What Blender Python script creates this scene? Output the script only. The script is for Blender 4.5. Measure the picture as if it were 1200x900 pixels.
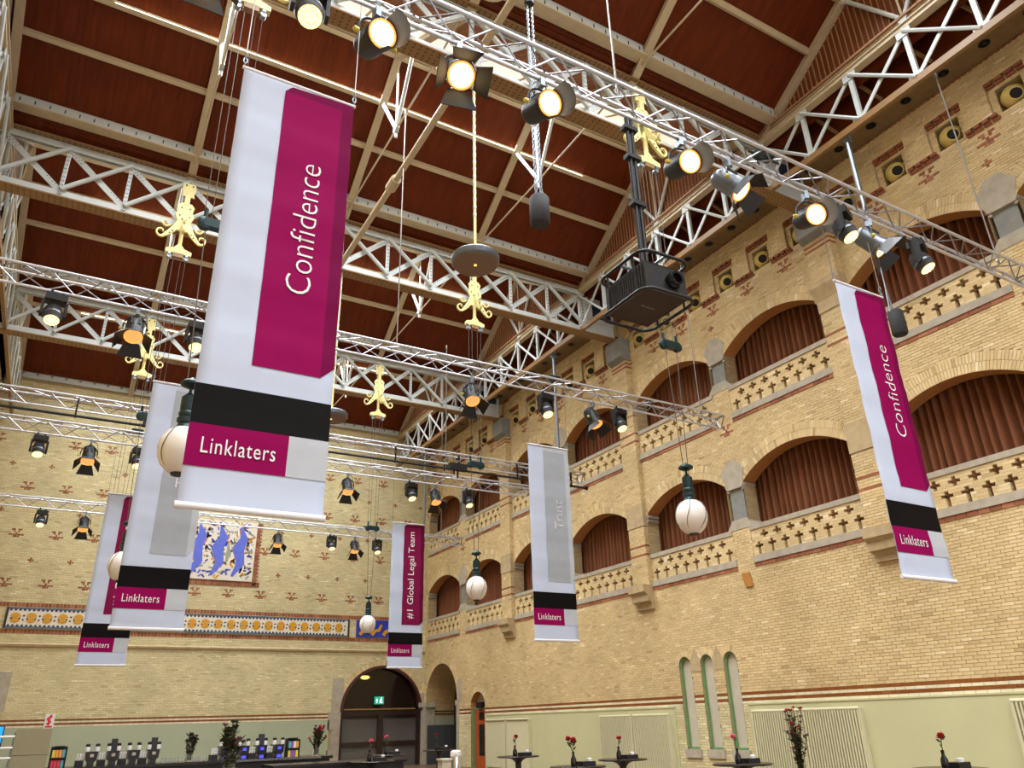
import bpy, math, random
from mathutils import Vector, Matrix
rnd = random.Random(7)
for o in list(bpy.data.objects):
    bpy.data.objects.remove(o, do_unlink=True)
scene = bpy.context.scene
COL = scene.collection
PI = math.pi

# ------------------------------------------------------------------ camera
cam_data = bpy.data.cameras.new('camera')
cam = bpy.data.objects.new('camera', cam_data)
COL.objects.link(cam)
cam_data.sensor_width = 36.0
cam_data.lens = 889.85 * 36.0 / 1200.0
cam_data.clip_end = 200
YAW, PITCH, ROLL = math.radians(30.356), math.radians(23.903), math.radians(-1.660)
fwd = Vector((math.sin(YAW) * math.cos(PITCH), math.cos(YAW) * math.cos(PITCH), math.sin(PITCH)))
rt0 = Vector((math.cos(YAW), -math.sin(YAW), 0))
up0 = rt0.cross(fwd)
rt = rt0 * math.cos(ROLL) + up0 * math.sin(ROLL)
up = up0 * math.cos(ROLL) - rt0 * math.sin(ROLL)
cam.matrix_world = Matrix(((rt.x, up.x, -fwd.x, 0), (rt.y, up.y, -fwd.y, 0), (rt.z, up.z, -fwd.z, 1.65), (0, 0, 0, 1)))
scene.camera = cam

# ------------------------------------------------------------------ world and exposure
world = bpy.data.worlds.new('sky')
scene.world = world
world.use_nodes = True
bgn = world.node_tree.nodes['Background']
bgn.inputs[0].default_value = (0.62, 0.75, 1.0, 1)
bgn.inputs[1].default_value = 0.8
SKYLIGHT = 0.9          # brightness of the frosted roof glass
RIDGE_W = 1900.0
BACKLIGHT = 3.2        # glow of the unseen windows added in the wall behind
scene.view_settings.view_transform = 'Standard'
scene.view_settings.look = 'None'
scene.view_settings.gamma = 1.0
scene.view_settings.use_curve_mapping = False
scene.view_settings.exposure = 0.0

# broad unseen area lights added under each ridge, standing in for skylight daylight
for k in range(6):
    ld = bpy.data.lights.new('added_ridge_light', 'AREA')
    ld.shape = 'RECTANGLE'
    ld.size, ld.size_y = 13.0, 2.4
    ld.energy = RIDGE_W * (0.8 if k == 5 else 1.0)
    ld.color = (0.93, 0.965, 1.0)
    ld.spread = math.radians(126)
    lo = bpy.data.objects.new('added_ridge_light', ld)
    COL.objects.link(lo)
    lo.location = (5.07, -10.4 + 8.15 * k, 17.0)

# ------------------------------------------------------------------ materials
def lin(c):
    return tuple(((v / 255.0) / 12.92 if v / 255.0 <= 0.04045 else ((v / 255.0 + 0.055) / 1.055) ** 2.4) for v in c)
def L4(c):
    return (*lin(c), 1.0)
def mat(name, rgb, rough=0.6, metal=0.0, var=0.12, scale=6.0, stretch=(1, 1, 1), bump=0.0, emit=None, strength=0.0, spec=None, trans=0.0, alpha=None):
    m = bpy.data.materials.new(name)
    m.use_nodes = True
    nt = m.node_tree
    b = nt.nodes['Principled BSDF']
    b.inputs['Roughness'].default_value = rough
    b.inputs['Metallic'].default_value = metal
    if spec is not None:
        b.inputs['Specular IOR Level'].default_value = spec
    if trans:
        b.inputs['Transmission Weight'].default_value = trans
    if alpha is not None:
        b.inputs['Alpha'].default_value = alpha
    c = lin(rgb)
    if var > 0:
        tc = nt.nodes.new('ShaderNodeTexCoord')
        mp = nt.nodes.new('ShaderNodeMapping')
        mp.inputs['Scale'].default_value = stretch
        nz = nt.nodes.new('ShaderNodeTexNoise')
        nz.inputs['Scale'].default_value = scale
        nz.inputs['Detail'].default_value = 4
        rp = nt.nodes.new('ShaderNodeValToRGB')
        rp.color_ramp.elements[0].position = 0.3
        rp.color_ramp.elements[1].position = 0.7
        rp.color_ramp.elements[0].color = (*[v * (1 - var) for v in c], 1)
        rp.color_ramp.elements[1].color = (*[min(1, v * (1 + var)) for v in c], 1)
        nt.links.new(tc.outputs['Object'], mp.inputs[0])
        nt.links.new(mp.outputs[0], nz.inputs['Vector'])
        nt.links.new(nz.outputs['Fac'], rp.inputs[0])
        nt.links.new(rp.outputs[0], b.inputs['Base Color'])
        if bump:
            bp = nt.nodes.new('ShaderNodeBump')
            bp.inputs['Strength'].default_value = bump
            bp.inputs['Distance'].default_value = 0.01
            nt.links.new(nz.outputs['Fac'], bp.inputs['Height'])
            nt.links.new(bp.outputs[0], b.inputs['Normal'])
    else:
        b.inputs['Base Color'].default_value = (*c, 1)
    if emit is not None:
        b.inputs['Emission Color'].default_value = L4(emit)
        b.inputs['Emission Strength'].default_value = strength
    return m

def brick_mat(name, cols, rough=0.75):
    """colour of each brick from its own 'tone' attribute, plus fine grain"""
    m = bpy.data.materials.new(name)
    m.use_nodes = True
    nt = m.node_tree
    b = nt.nodes['Principled BSDF']
    b.inputs['Roughness'].default_value = rough
    at = nt.nodes.new('ShaderNodeAttribute')
    at.attribute_name = 'tone'
    rp = nt.nodes.new('ShaderNodeValToRGB')
    el = rp.color_ramp.elements
    while len(el) < len(cols):
        el.new(0.5)
    for i, c in enumerate(cols):
        el[i].position = i / (len(cols) - 1)
        el[i].color = L4(c)
    tc = nt.nodes.new('ShaderNodeTexCoord')
    nz = nt.nodes.new('ShaderNodeTexNoise')
    nz.inputs['Scale'].default_value = 1.1
    nz.inputs['Detail'].default_value = 6
    mr = nt.nodes.new('ShaderNodeMapRange')
    mr.inputs[1].default_value = 0.3
    mr.inputs[2].default_value = 0.7
    mr.inputs[3].default_value = 0.88
    mr.inputs[4].default_value = 1.1
    mx = nt.nodes.new('ShaderNodeMix')
    mx.data_type = 'RGBA'
    mx.blend_type = 'MULTIPLY'
    mx.inputs[0].default_value = 1.0
    nt.links.new(at.outputs['Fac'], rp.inputs[0])
    nt.links.new(tc.outputs['Object'], nz.inputs['Vector'])
    nt.links.new(nz.outputs['Fac'], mr.inputs[0])
    nt.links.new(rp.outputs[0], mx.inputs[6])
    nt.links.new(mr.outputs[0], mx.inputs[7])
    nt.links.new(mx.outputs[2], b.inputs['Base Color'])
    return m

def wall_brick_tex(name, c1, c2, mort):
    """small brickwork for surfaces too far or too hidden to lay brick by brick"""
    m = bpy.data.materials.new(name)
    m.use_nodes = True
    nt = m.node_tree
    b = nt.nodes['Principled BSDF']
    b.inputs['Roughness'].default_value = 0.8
    tc = nt.nodes.new('ShaderNodeTexCoord')
    sp = nt.nodes.new('ShaderNodeSeparateXYZ')
    ad = nt.nodes.new('ShaderNodeMath')
    ad.operation = 'ADD'
    cb = nt.nodes.new('ShaderNodeCombineXYZ')
    bk = nt.nodes.new('ShaderNodeTexBrick')
    bk.inputs['Scale'].default_value = 1.0
    bk.inputs['Brick Width'].default_value = 0.23
    bk.inputs['Row Height'].default_value = 0.066
    bk.inputs['Mortar Size'].default_value = 0.006
    bk.inputs['Color1'].default_value = L4(c1)
    bk.inputs['Color2'].default_value = L4(c2)
    bk.inputs['Mortar'].default_value = L4(mort)
    nt.links.new(tc.outputs['Object'], sp.inputs[0])
    nt.links.new(sp.outputs[0], ad.inputs[0])
    nt.links.new(sp.outputs[1], ad.inputs[1])
    nt.links.new(ad.outputs[0], cb.inputs[0])
    nt.links.new(sp.outputs[2], cb.inputs[1])
    nt.links.new(cb.outputs[0], bk.inputs['Vector'])
    nt.links.new(bk.outputs[0], b.inputs['Base Color'])
    return m

MT = {}
MT['brick'] = brick_mat('yellow_brick', [(176, 150, 104), (198, 172, 124), (206, 181, 132), (212, 188, 140), (228, 209, 168)])
MT['red_brick'] = brick_mat('red_brick', [(128, 72, 44), (148, 88, 56), (166, 106, 72)])
MT['brick_far'] = brick_mat('pale_cool_lit_brick', [(178, 165, 122), (202, 188, 142), (210, 198, 153), (216, 205, 161), (232, 222, 185)])  # wall brick with the far wall's cooler light put into its colour
MT['brown_brick'] = brick_mat('brown_glazed_brick', [(120, 66, 26), (134, 76, 32), (146, 88, 42)], 0.35)
MT['cream_brick'] = brick_mat('cream_glazed_brick', [(206, 196, 160), (222, 212, 178), (232, 224, 194)], 0.4)
MT['mortar'] = mat('mortar', (170, 150, 112), 0.95, var=0.1, scale=12)
MT['brick_tex'] = wall_brick_tex('yellow_brickwork', (204, 178, 128), (190, 162, 112), (172, 152, 112))
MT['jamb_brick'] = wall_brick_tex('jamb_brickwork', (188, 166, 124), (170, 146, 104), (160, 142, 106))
MT['shaded_brick'] = mat('arch_soffit', (176, 118, 58), 0.8, var=0.1, scale=14)  # same wall brick, with the arch's warm shade put into the colour
MT['stone'] = mat('grey_sandstone', (168, 158, 140), 0.85, var=0.12, scale=5, bump=0.1)
MT['blue_stone'] = mat('blue_grey_stone', (128, 128, 122), 0.8, var=0.14, scale=5)
MT['sand_stone'] = mat('buff_sandstone', (178, 156, 118), 0.85, var=0.12, scale=5)
MT['green_paint'] = mat('pale_green_wall_paint', (188, 185, 143), 0.55, var=0.04, scale=1.2)
MT['green_paint_far'] = mat('grey_green_wall_paint', (168, 176, 148), 0.55, var=0.04, scale=1.2)
MT['frame_green'] = mat('green_window_paint', (108, 142, 92), 0.5, var=0.06)
MT['blind'] = mat('grey_beige_blind', (188, 180, 160), 0.8, var=0.05, scale=3)
MT['curtain'] = mat('russet_curtain', (124, 74, 43), 0.9, var=0.12, scale=3, stretch=(1, 6, .4))
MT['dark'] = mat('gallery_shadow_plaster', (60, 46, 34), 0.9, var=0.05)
MT['wood'] = mat('dark_red_roof_boards', (98, 40, 11), 0.5, var=0.2, scale=2.6, stretch=(3, .5, .5), spec=0.18)
MT['wood_light'] = mat('roof_boards', (150, 92, 54), 0.6, var=0.2, scale=2.6, stretch=(3, .5, .5))
MT['gable_wood'] = mat('gable_boards', (112, 62, 32), 0.6, var=0.2, scale=4, stretch=(1, 3, .5), spec=0.18)
MT['gable_pale'] = mat('pale_gable_glass', (150, 132, 126), 0.6, var=0.08, scale=4)  # glow of translucent gable glass put into an opaque pale colour
MT['batten'] = mat('pale_batten', (160, 122, 88), 0.6, var=0.06)
MT['steel_white'] = mat('white_painted_steel', (194, 201, 200), 0.45, var=0.05, scale=4)
MT['steel_tan'] = mat('tan_steel', (138, 104, 62), 0.5, var=0.08, scale=4)  # on truss flanges the tan holds underside shade and warm floor bounce
MT['steel_beige'] = mat('beige_painted_steel', (192, 176, 146), 0.45, var=0.06, scale=4)
MT['rivet'] = mat('dark_rivet', (62, 46, 34), 0.6, var=0)
MT['alu'] = mat('brushed_aluminium', (150, 150, 156), 0.3, 0.9, var=0.05, scale=20)
MT['alu_tube'] = mat('bright_aluminium_tube', (206, 208, 214), 0.38, 0.55, var=0.05, scale=20)
MT['galv'] = mat('galvanised_steel', (140, 150, 158), 0.4, 0.8, var=0.1, scale=20)
MT['black'] = mat('matt_black_metal', (24, 24, 26), 0.5, 0.2, var=0.1, scale=8)
MT['black_gloss'] = mat('black_lacquer', (14, 14, 16), 0.25, var=0.0)
MT['grey_body'] = mat('grey_lamp_housing', (112, 118, 126), 0.35, 0.6, var=0.06)
MT['charcoal'] = mat('charcoal_cover', (48, 48, 52), 0.8, var=0.1)
MT['wire'] = mat('steel_wire', (150, 146, 140), 0.4, 0.7, var=0)
MT['dark_wire'] = mat('dark_cable', (84, 78, 72), 0.6, var=0)
MT['cream_iron'] = mat('cream_yellow_ironwork', (232, 220, 150), 0.5, var=0.05)
MT['teal'] = mat('dark_teal_enamel', (26, 50, 52), 0.35, 0.3, var=0.1)
MT['opal'] = mat('opal_glass', (236, 230, 224), 0.12, var=0.03, spec=0.6)
MT['lens_warm'] = mat('hot_lens', (255, 220, 160), 0.3, var=0, emit=(255, 226, 170), strength=5.0)
MT['lens_core'] = mat('lamp_core', (255, 240, 210), 0.3, var=0, emit=(255, 244, 220), strength=5.0)
MT['lens_orange'] = mat('warm_lens_rim', (255, 170, 80), 0.3, var=0, emit=(255, 170, 80), strength=1.2)
MT['lens_dim'] = mat('dimmed_lens', (255, 190, 110), 0.3, var=0, emit=(255, 190, 110), strength=0.7)
MT['lens_plate'] = mat('pale_lens_plate', (250, 220, 160), 0.3, var=0, emit=(250, 220, 150), strength=0.8)
MT['led'] = mat('led_cell', (255, 226, 170), 0.3, var=0, emit=(255, 232, 180), strength=1.6)
MT['white_cloth'] = mat('white_banner_cloth', (189, 199, 220), 0.7, var=0.02, scale=3, spec=0.06)  # blue of the daylight put into the white cloth colour
MT['magenta'] = mat('magenta_print', (136, 4, 78), 0.65, var=0.03, scale=3, spec=0.06)
MT['magenta_dark'] = mat('dark_magenta_print', (108, 6, 64), 0.65, var=0.03, spec=0.06)
MT['plum'] = mat('plum_print', (122, 22, 68), 0.65, var=0.03, spec=0.06)
MT['plum_dark'] = mat('dark_plum_print', (96, 12, 52), 0.65, var=0.03, spec=0.06)
MT['print_grey'] = mat('grey_print', (180, 186, 194), 0.65, var=0.03, spec=0.06)
MT['print_grey_dark'] = mat('mid_grey_print', (160, 166, 175), 0.65, var=0.03, spec=0.06)
MT['print_black'] = mat('black_print', (19, 17, 18), 0.6, var=0.05, spec=0.06)
MT['print_white'] = mat('white_lettering', (226, 226, 230), 0.7, var=0, spec=0.06)
MT['glass_sky'] = mat('frosted_roof_glass', (240, 245, 250), 0.4, var=0, emit=(255, 236, 214), strength=SKYLIGHT)
MT['radiator'] = mat('beige_radiator_enamel', (204, 198, 164), 0.4, var=0.03)
MT['floor'] = mat('dark_wooden_floor', (104, 84, 64), 0.4, var=0.15, scale=3, stretch=(1, 8, 1))
MT['floor_plain'] = MT['floor']

# ------------------------------------------------------------------ mesh builder
def base_of(p):
    v = Vector((0, 0, 0))
    while p is not None:
        v += p.location
        p = p.parent
    return v

class MB:
    def __init__(s):
        s.v = []
        s.f = []
        s.mi = []
    def add(s, vs, fs, mi=0):
        o = len(s.v)
        s.v.extend(vs)
        s.f.extend([tuple(i + o for i in f) for f in fs])
        s.mi.extend([mi] * len(fs))
        return s
    def box(s, lo, hi, mi=0):
        x0, y0, z0 = lo
        x1, y1, z1 = hi
        return s.add([(x0, y0, z0), (x1, y0, z0), (x1, y1, z0), (x0, y1, z0), (x0, y0, z1), (x1, y0, z1), (x1, y1, z1), (x0, y1, z1)],
                     [(0, 3, 2, 1), (4, 5, 6, 7), (0, 1, 5, 4), (1, 2, 6, 5), (2, 3, 7, 6), (3, 0, 4, 7)], mi)
    def bar(s, p, q, w, h=None, upv=(0, 0, 1), mi=0):
        """rectangular bar from p to q: w across, h along upv"""
        h = w if h is None else h
        p, q = Vector(p), Vector(q)
        d = (q - p).normalized()
        u = Vector(upv)
        sd = d.cross(u)
        if sd.length < 1e-4:
            sd = d.cross(Vector((0, 1, 0)))
        sd.normalize()
        u = sd.cross(d).normalized()
        a, b = sd * (w / 2), u * (h / 2)
        vs = [p - a - b, p + a - b, p + a + b, p - a + b, q - a - b, q + a - b, q + a + b, q - a + b]
        return s.add([tuple(v) for v in vs], [(0, 3, 2, 1), (4, 5, 6, 7), (0, 1, 5, 4), (1, 2, 6, 5), (2, 3, 7, 6), (3, 0, 4, 7)], mi)
    def cyl(s, p, q, r, n=10, r2=None, caps=True, mi=0):
        r2 = r if r2 is None else r2
        p, q = Vector(p), Vector(q)
        d = (q - p).normalized()
        a = d.cross(Vector((0, 0, 1)))
        if a.length < 1e-3:
            a = d.cross(Vector((0, 1, 0)))
        a.normalize()
        b = d.cross(a).normalized()
        vs = []
        for c, rr in ((p, r), (q, r2)):
            for i in range(n):
                t = 2 * PI * i / n
                vs.append(tuple(c + a * (math.cos(t) * rr) + b * (math.sin(t) * rr)))
        fs = [(i, (i + 1) % n, n + (i + 1) % n, n + i) for i in range(n)]
        if caps:
            fs.append(tuple(reversed(range(n))))
            fs.append(tuple(range(n, 2 * n)))
        return s.add(vs, fs, mi)
    def tube(s, pts, r, n=6, mi=0):
        pts = [Vector(p) for p in pts]
        vs, fs = [], []
        prev = None
        for k, p in enumerate(pts):
            d = (pts[min(k + 1, len(pts) - 1)] - pts[max(k - 1, 0)]).normalized()
            if prev is None:
                a = d.cross(Vector((0, 0, 1)))
                if a.length < 1e-3:
                    a = d.cross(Vector((0, 1, 0)))
            else:
                a = prev - d * prev.dot(d)
            a.normalize()
            prev = a
            b = d.cross(a)
            for i in range(n):
                t = 2 * PI * i / n
                vs.append(tuple(p + a * (math.cos(t) * r) + b * (math.sin(t) * r)))
        for k in range(len(pts) - 1):
            for i in range(n):
                fs.append((k * n + i, k * n + (i + 1) % n, (k + 1) * n + (i + 1) % n, (k + 1) * n + i))
        fs.append(tuple(reversed(range(n))))
        fs.append(tuple(range((len(pts) - 1) * n, len(pts) * n)))
        return s.add(vs, fs, mi)
    def lathe(s, prof, c=(0, 0, 0), n=20, axis=None, mi=0):
        """prof: (radius, height) pairs; axis: direction of height"""
        c = Vector(c)
        d = Vector(axis or (0, 0, 1)).normalized()
        a = d.cross(Vector((0, 1, 0)))
        if a.length < 1e-3:
            a = d.cross(Vector((1, 0, 0)))
        a.normalize()
        b = d.cross(a)
        vs, fs = [], []
        for r, h in prof:
            for i in range(n):
                t = 2 * PI * i / n
                vs.append(tuple(c + d * h + a * (math.cos(t) * r) + b * (math.sin(t) * r)))
        for k in range(len(prof) - 1):
            for i in range(n):
                fs.append((k * n + i, k * n + (i + 1) % n, (k + 1) * n + (i + 1) % n, (k + 1) * n + i))
        fs.append(tuple(reversed(range(n))))
        fs.append(tuple(range((len(prof) - 1) * n, len(prof) * n)))
        return s.add(vs, fs, mi)
    def prism(s, poly, fn, d0, d1, mi=0):
        """poly: 2-D outline; fn(u, v, d) -> point; extruded from d0 to d1"""
        n = len(poly)
        vs = [tuple(fn(u, v, d0)) for u, v in poly] + [tuple(fn(u, v, d1)) for u, v in poly]
        fs = [tuple(reversed(range(n))), tuple(range(n, 2 * n))] + [(i, (i + 1) % n, n + (i + 1) % n, n + i) for i in range(n)]
        return s.add(vs, fs, mi)
    def ribbon(s, pts, ws, fn, d0, d1, mi=0):
        """flat curl: centre line pts with widths ws, extruded"""
        Lp, Rp = [], []
        for k, (u, v) in enumerate(pts):
            u0, v0 = pts[max(k - 1, 0)]
            u1, v1 = pts[min(k + 1, len(pts) - 1)]
            du, dv = u1 - u0, v1 - v0
            ln = math.hypot(du, dv) or 1
            w = ws[k] / 2
            Lp.append((u - dv / ln * w, v + du / ln * w))
            Rp.append((u + dv / ln * w, v - du / ln * w))
        for k in range(len(pts) - 1):
            s.prism([Lp[k], Lp[k + 1], Rp[k + 1], Rp[k]], fn, d0, d1, mi)
        return s
    def build(s, name, m, parent=None, smooth=False):
        o = base_of(parent)
        me = bpy.data.meshes.new(name)
        if o.length > 0:
            me.from_pydata([(x - o.x, y - o.y, z - o.z) for x, y, z in s.v], [], s.f)
        else:
            me.from_pydata(s.v, [], s.f)
        ms = m if isinstance(m, (list, tuple)) else [m]
        for k in ms:
            me.materials.append(MT[k] if isinstance(k, str) else k)
        if len(ms) > 1:
            me.polygons.foreach_set('material_index', s.mi)
        if smooth:
            me.polygons.foreach_set('use_smooth', [True] * len(me.polygons))
            try:
                me.set_sharp_from_angle(angle=math.radians(40))
            except Exception:
                pass
        me.update()
        ob = bpy.data.objects.new(name, me)
        COL.objects.link(ob)
        if parent is not None:
            ob.parent = parent
        return ob

def tag(o, label=None, cat=None, group=None, kind=None):
    if label:
        o['label'] = label
    if cat:
        o['category'] = cat
    if group:
        o['group'] = group
    if kind:
        o['kind'] = kind
    return o
def thing(name, label, cat, loc=(0, 0, 0), group=None):
    o = bpy.data.objects.new(name, None)
    o.empty_display_size = 0.1
    COL.objects.link(o)
    o.location = loc
    return tag(o, label, cat, group)
def link_copy(src, parent=None, loc=None):
    c = src.copy()
    COL.objects.link(c)
    c.parent = parent
    if loc is not None:
        c.location = loc
    return c
def dup(root, loc, rotz=0.0, label=None, group=None):
    r = link_copy(root, None, loc)
    r.rotation_euler = (0, 0, rotz)
    if label:
        r['label'] = label
    if group:
        r['group'] = group
    for ch in list(root.children):
        c = link_copy(ch, r)
        for g in list(ch.children):
            link_copy(g, c)
    return r

def tone_mesh(name, boxes, m, parent=None, kind=None):
    """boxes: list of (8 corner points, tone, material index); one face attribute 'tone' per brick"""
    o = base_of(parent)
    vs, fs, tones, mi = [], [], [], []
    F = [(0, 1, 2, 3), (0, 4, 5, 1), (1, 5, 6, 2), (2, 6, 7, 3), (3, 7, 4, 0)]
    for c8, t, k in boxes:
        b = len(vs)
        vs.extend([(p[0] - o.x, p[1] - o.y, p[2] - o.z) for p in c8])
        fs.extend([tuple(i + b for i in f) for f in F])
        tones.extend([t] * 5)
        mi.extend([k] * 5)
    me = bpy.data.meshes.new(name)
    me.from_pydata(vs, [], fs)
    ms = m if isinstance(m, (list, tuple)) else [m]
    for k in ms:
        me.materials.append(MT[k])
    me.polygons.foreach_set('material_index', mi)
    at = me.attributes.new('tone', 'FLOAT', 'FACE')
    at.data.foreach_set('value', tones)
    ob = bpy.data.objects.new(name, me)
    COL.objects.link(ob)
    ob.parent = parent
    if kind:
        ob['kind'] = kind
    return ob

BL, BH, BG = 0.228, 0.066, 0.009     # brick pitch, course height, joint
def lay_bricks(fn, u0, u1, v0, v1, blocked=None, style=None, proud=0.012, seed=1):
    """running bond; blocked(v) -> list of (a, b) gaps; style(u, v, course) -> material index or None to skip.
    returns boxes (8 corners: front 4, back 4), with the face centre"""
    r = random.Random(seed)
    out = []
    n = int((v1 - v0) / BH)
    for c in range(n):
        va = v0 + c * BH
        vb = va + BH - BG
        vm = (va + vb) / 2
        gaps = sorted(blocked(vm)) if blocked else []
        spans = []
        a = u0
        for g0, g1 in gaps:
            if g0 > a:
                spans.append((a, min(g0, u1)))
            a = max(a, g1)
        if a < u1:
            spans.append((a, u1))
        off = (c % 2) * BL / 2 + (c % 3) * 0.02
        for sa, sb in spans:
            k = math.floor((sa - u0 - off) / BL)
            while True:
                a = u0 + off + k * BL
                k += 1
                if a >= sb:
                    break
                x0, x1 = max(a, sa), min(a + BL - BG, sb)
                if x1 - x0 < 0.03:
                    continue
                um = (x0 + x1) / 2
                st = style(um, vm, c) if style else 0
                if st is None:
                    continue
                t = min(1, max(0, r.gauss(0.5, 0.17)))
                p = proud * (0.8 + 0.4 * r.random())
                c8 = [fn(x0, va, p), fn(x1, va, p), fn(x1, vb, p), fn(x0, vb, p), fn(x0, va, 0), fn(x1, va, 0), fn(x1, vb, 0), fn(x0, vb, 0)]
                out.append((c8, t, st))
    return out

class Opening:
    """rectangular hole with a segmental (or round) head, in wall coordinates"""
    def __init__(s, a, b, z0, zs, rise=0.0, ring=0.0):
        s.a, s.b, s.z0, s.zs, s.rise, s.ring = a, b, z0, zs, rise, ring
        s.c = (a + b) / 2
        s.h = (b - a) / 2
        if rise > 0:
            s.R = (s.h ** 2 + rise ** 2) / (2 * rise)
            s.zc = zs + rise - s.R
    def top(s, u):
        if s.rise <= 0:
            return s.zs
        return s.zc + math.sqrt(max(s.R ** 2 - (u - s.c) ** 2, 0))
    def gap(s, v):
        if v < s.z0:
            return None
        if v <= s.zs:
            return (s.a, s.b)
        if s.rise <= 0:
            return None
        q = (s.R + s.ring) ** 2 - (v - s.zc) ** 2
        if q <= 0:
            return None
        w = math.sqrt(q)
        if s.ring == 0:
            w = min(w, s.h)
        elif w > s.h + s.ring:
            w = s.h + s.ring * 0.6
        return (s.c - w, s.c + w)
    def outline(s, n=24):
        if s.rise <= 0:
            return [(s.a, s.zs), (s.b, s.zs)]
        return [(s.a + (s.b - s.a) * i / n, s.top(s.a + (s.b - s.a) * i / n)) for i in range(n + 1)]

def wall_sheet(mb, fn, u0, u1, v0, v1, ops, step=0.25, d=0.0):
    us = {u0, u1}
    for o in ops:
        n = 20 if o.rise > 0 else 1
        for i in range(n + 1):
            us.add(o.a + (o.b - o.a) * i / n)
    us = sorted(u for u in us if u0 - 1e-6 <= u <= u1 + 1e-6)
    for a, b in zip(us[:-1], us[1:]):
        if b - a < 1e-5:
            continue
        m = (a + b) / 2
        act = sorted([o for o in ops if o.a < m < o.b], key=lambda o: o.z0)
        za = zb = v0
        for o in act:
            mb.add([fn(a, za, d), fn(b, zb, d), fn(b, o.z0, d), fn(a, o.z0, d)], [(0, 1, 2, 3)])
            za, zb = o.top(max(a, o.a)), o.top(min(b, o.b))
        mb.add([fn(a, za, d), fn(b, zb, d), fn(b, v1, d), fn(a, v1, d)], [(0, 1, 2, 3)])

def reveal(mb, fn, o, depth, sill=True, head=True, jambs=True):
    pts = o.outline() if head else []
    for (a, za), (b, zb) in zip(pts[:-1], pts[1:]):
        mb.add([fn(a, za, 0.012), fn(b, zb, 0.012), fn(b, zb, -depth), fn(a, za, -depth)], [(0, 1, 2, 3)])
    for u in (o.a, o.b) if jambs else ():
        z1 = o.top(u) if o.rise <= 0 else o.zs
        mb.add([fn(u, o.z0, 0.012), fn(u, z1, 0.012), fn(u, z1, -depth), fn(u, o.z0, -depth)], [(0, 1, 2, 3)])
    if sill:
        mb.add([fn(o.a, o.z0, 0.012), fn(o.b, o.z0, 0.012), fn(o.b, o.z0, -depth), fn(o.a, o.z0, -depth)], [(0, 1, 2, 3)])

def voussoirs(fn, o, rows=2, th=0.2, proud=0.016, seed=3, mi=0, w=0.068):
    r = random.Random(seed)
    out = []
    th0 = math.asin(min(1, o.h / o.R))
    for k in range(rows):
        r0 = o.R + k * th + 0.002
        r1 = r0 + th - 0.008
        n = max(3, int(2 * th0 * r0 / w))
        for i in range(n):
            a0 = -th0 + 2 * th0 * i / n
            a1 = -th0 + 2 * th0 * (i + 0.9) / n
            P = lambda a, rr: (o.c + math.sin(a) * rr, o.zc + math.cos(a) * rr)
            q = [P(a0, r0), P(a1, r0), P(a1, r1), P(a0, r1)]
            out.append(([fn(*p, proud) for p in q] + [fn(*p, 0) for p in q], min(1, max(0, r.gauss(0.55, 0.2))), mi))
    return out

BIGM = ['.XX.XX.', '..X.X..', '...X...', 'XXXXXXX', '..XXX..']
SMALLM = ['.X.', 'XXX', '.X.']
def red_motifs(fn, places, cell=0.1, proud=0.0145):
    """little red brick figures set into the wall, half brick by half brick"""
    bx = []
    r = random.Random(8)
    for u, v, big in places:
        pat = BIGM if big else SMALLM
        n = len(pat[0])
        v0 = 1.88 + round((v - 1.88) / BH) * BH
        for j, row in enumerate(pat):
            za = v0 + (len(pat) - 1 - j) * BH
            i = 0
            while i < n:
                if row[i] != 'X':
                    i += 1
                    continue
                e = i
                while e < n and row[e] == 'X' and e - i < 2:
                    e += 1
                q0, q1 = u + (i - n / 2) * cell, u + (e - n / 2) * cell - 0.008
                q = [(q0, za), (q1, za), (q1, za + BH - BG), (q0, za + BH - BG)]
                bx.append(([fn(*p, proud) for p in q] + [fn(*p, 0) for p in q], r.random(), 0))
                i = e
    return bx
# ================================================================== THE SETTING
WX, FY, LX, BY = 15.0, 34.3, -3.7, -14.5        # right wall, far wall, left wall, wall behind
PIL = [1.8, 9.95, 18.1, 26.25]                  # pilaster / roof truss lines
BAY = 8.15
fnR = lambda u, v, d: (WX - d, u, v)
fnF = lambda u, v, d: (u, FY - d, v)

def struct(name, mb, m, smooth=False):
    return tag(mb.build(name, m, None, smooth), kind='structure')

m = MB()
m.add([(LX - 1, BY, 0), (WX + 3, BY, 0), (WX + 3, FY + 4, 0), (LX - 1, FY + 4, 0)], [(0, 1, 2, 3)])
floor = struct('floor', m, 'floor')
m = MB()
m.add([(LX, BY, 0), (LX, FY, 0), (LX, FY, 17), (LX, BY, 17)], [(0, 1, 2, 3)])
wall_left = struct('wall_left', m, 'brick_tex')
m = MB()
m.add([(LX, BY, 0), (WX + 2, BY, 0), (WX + 2, BY, 19), (LX, BY, 19)], [(0, 1, 2, 3)])
wall_back = struct('wall_back', m, 'brick_tex')
# unseen glowing windows added to light the hall, opposite the mosaic wall
MT['added_glow_pane'] = mat('added_window_glow', (235, 242, 255), 0.3, var=0, emit=(226, 236, 255), strength=BACKLIGHT)
for k in range(5):
    xa = -2.9 + k * 3.5
    w = struct('window_%d' % (20 + k), MB().box((xa - 0.15, BY, 3.0), (xa + 2.85, BY + 0.12, 3.2)), 'stone')
    for i in range(3):
        for j in range(4):
            MB().box((xa + i * 0.9 + 0.03, BY + 0.05, 3.25 + j * 2.1), (xa + i * 0.9 + 0.87, BY + 0.07, 3.25 + j * 2.1 + 2.0)).build('pane', 'added_glow_pane', w)
    MB().box((xa - 0.1, BY + 0.04, 11.7), (xa + 2.8, BY + 0.12, 11.9)).build('window_head', 'stone', w)

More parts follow.
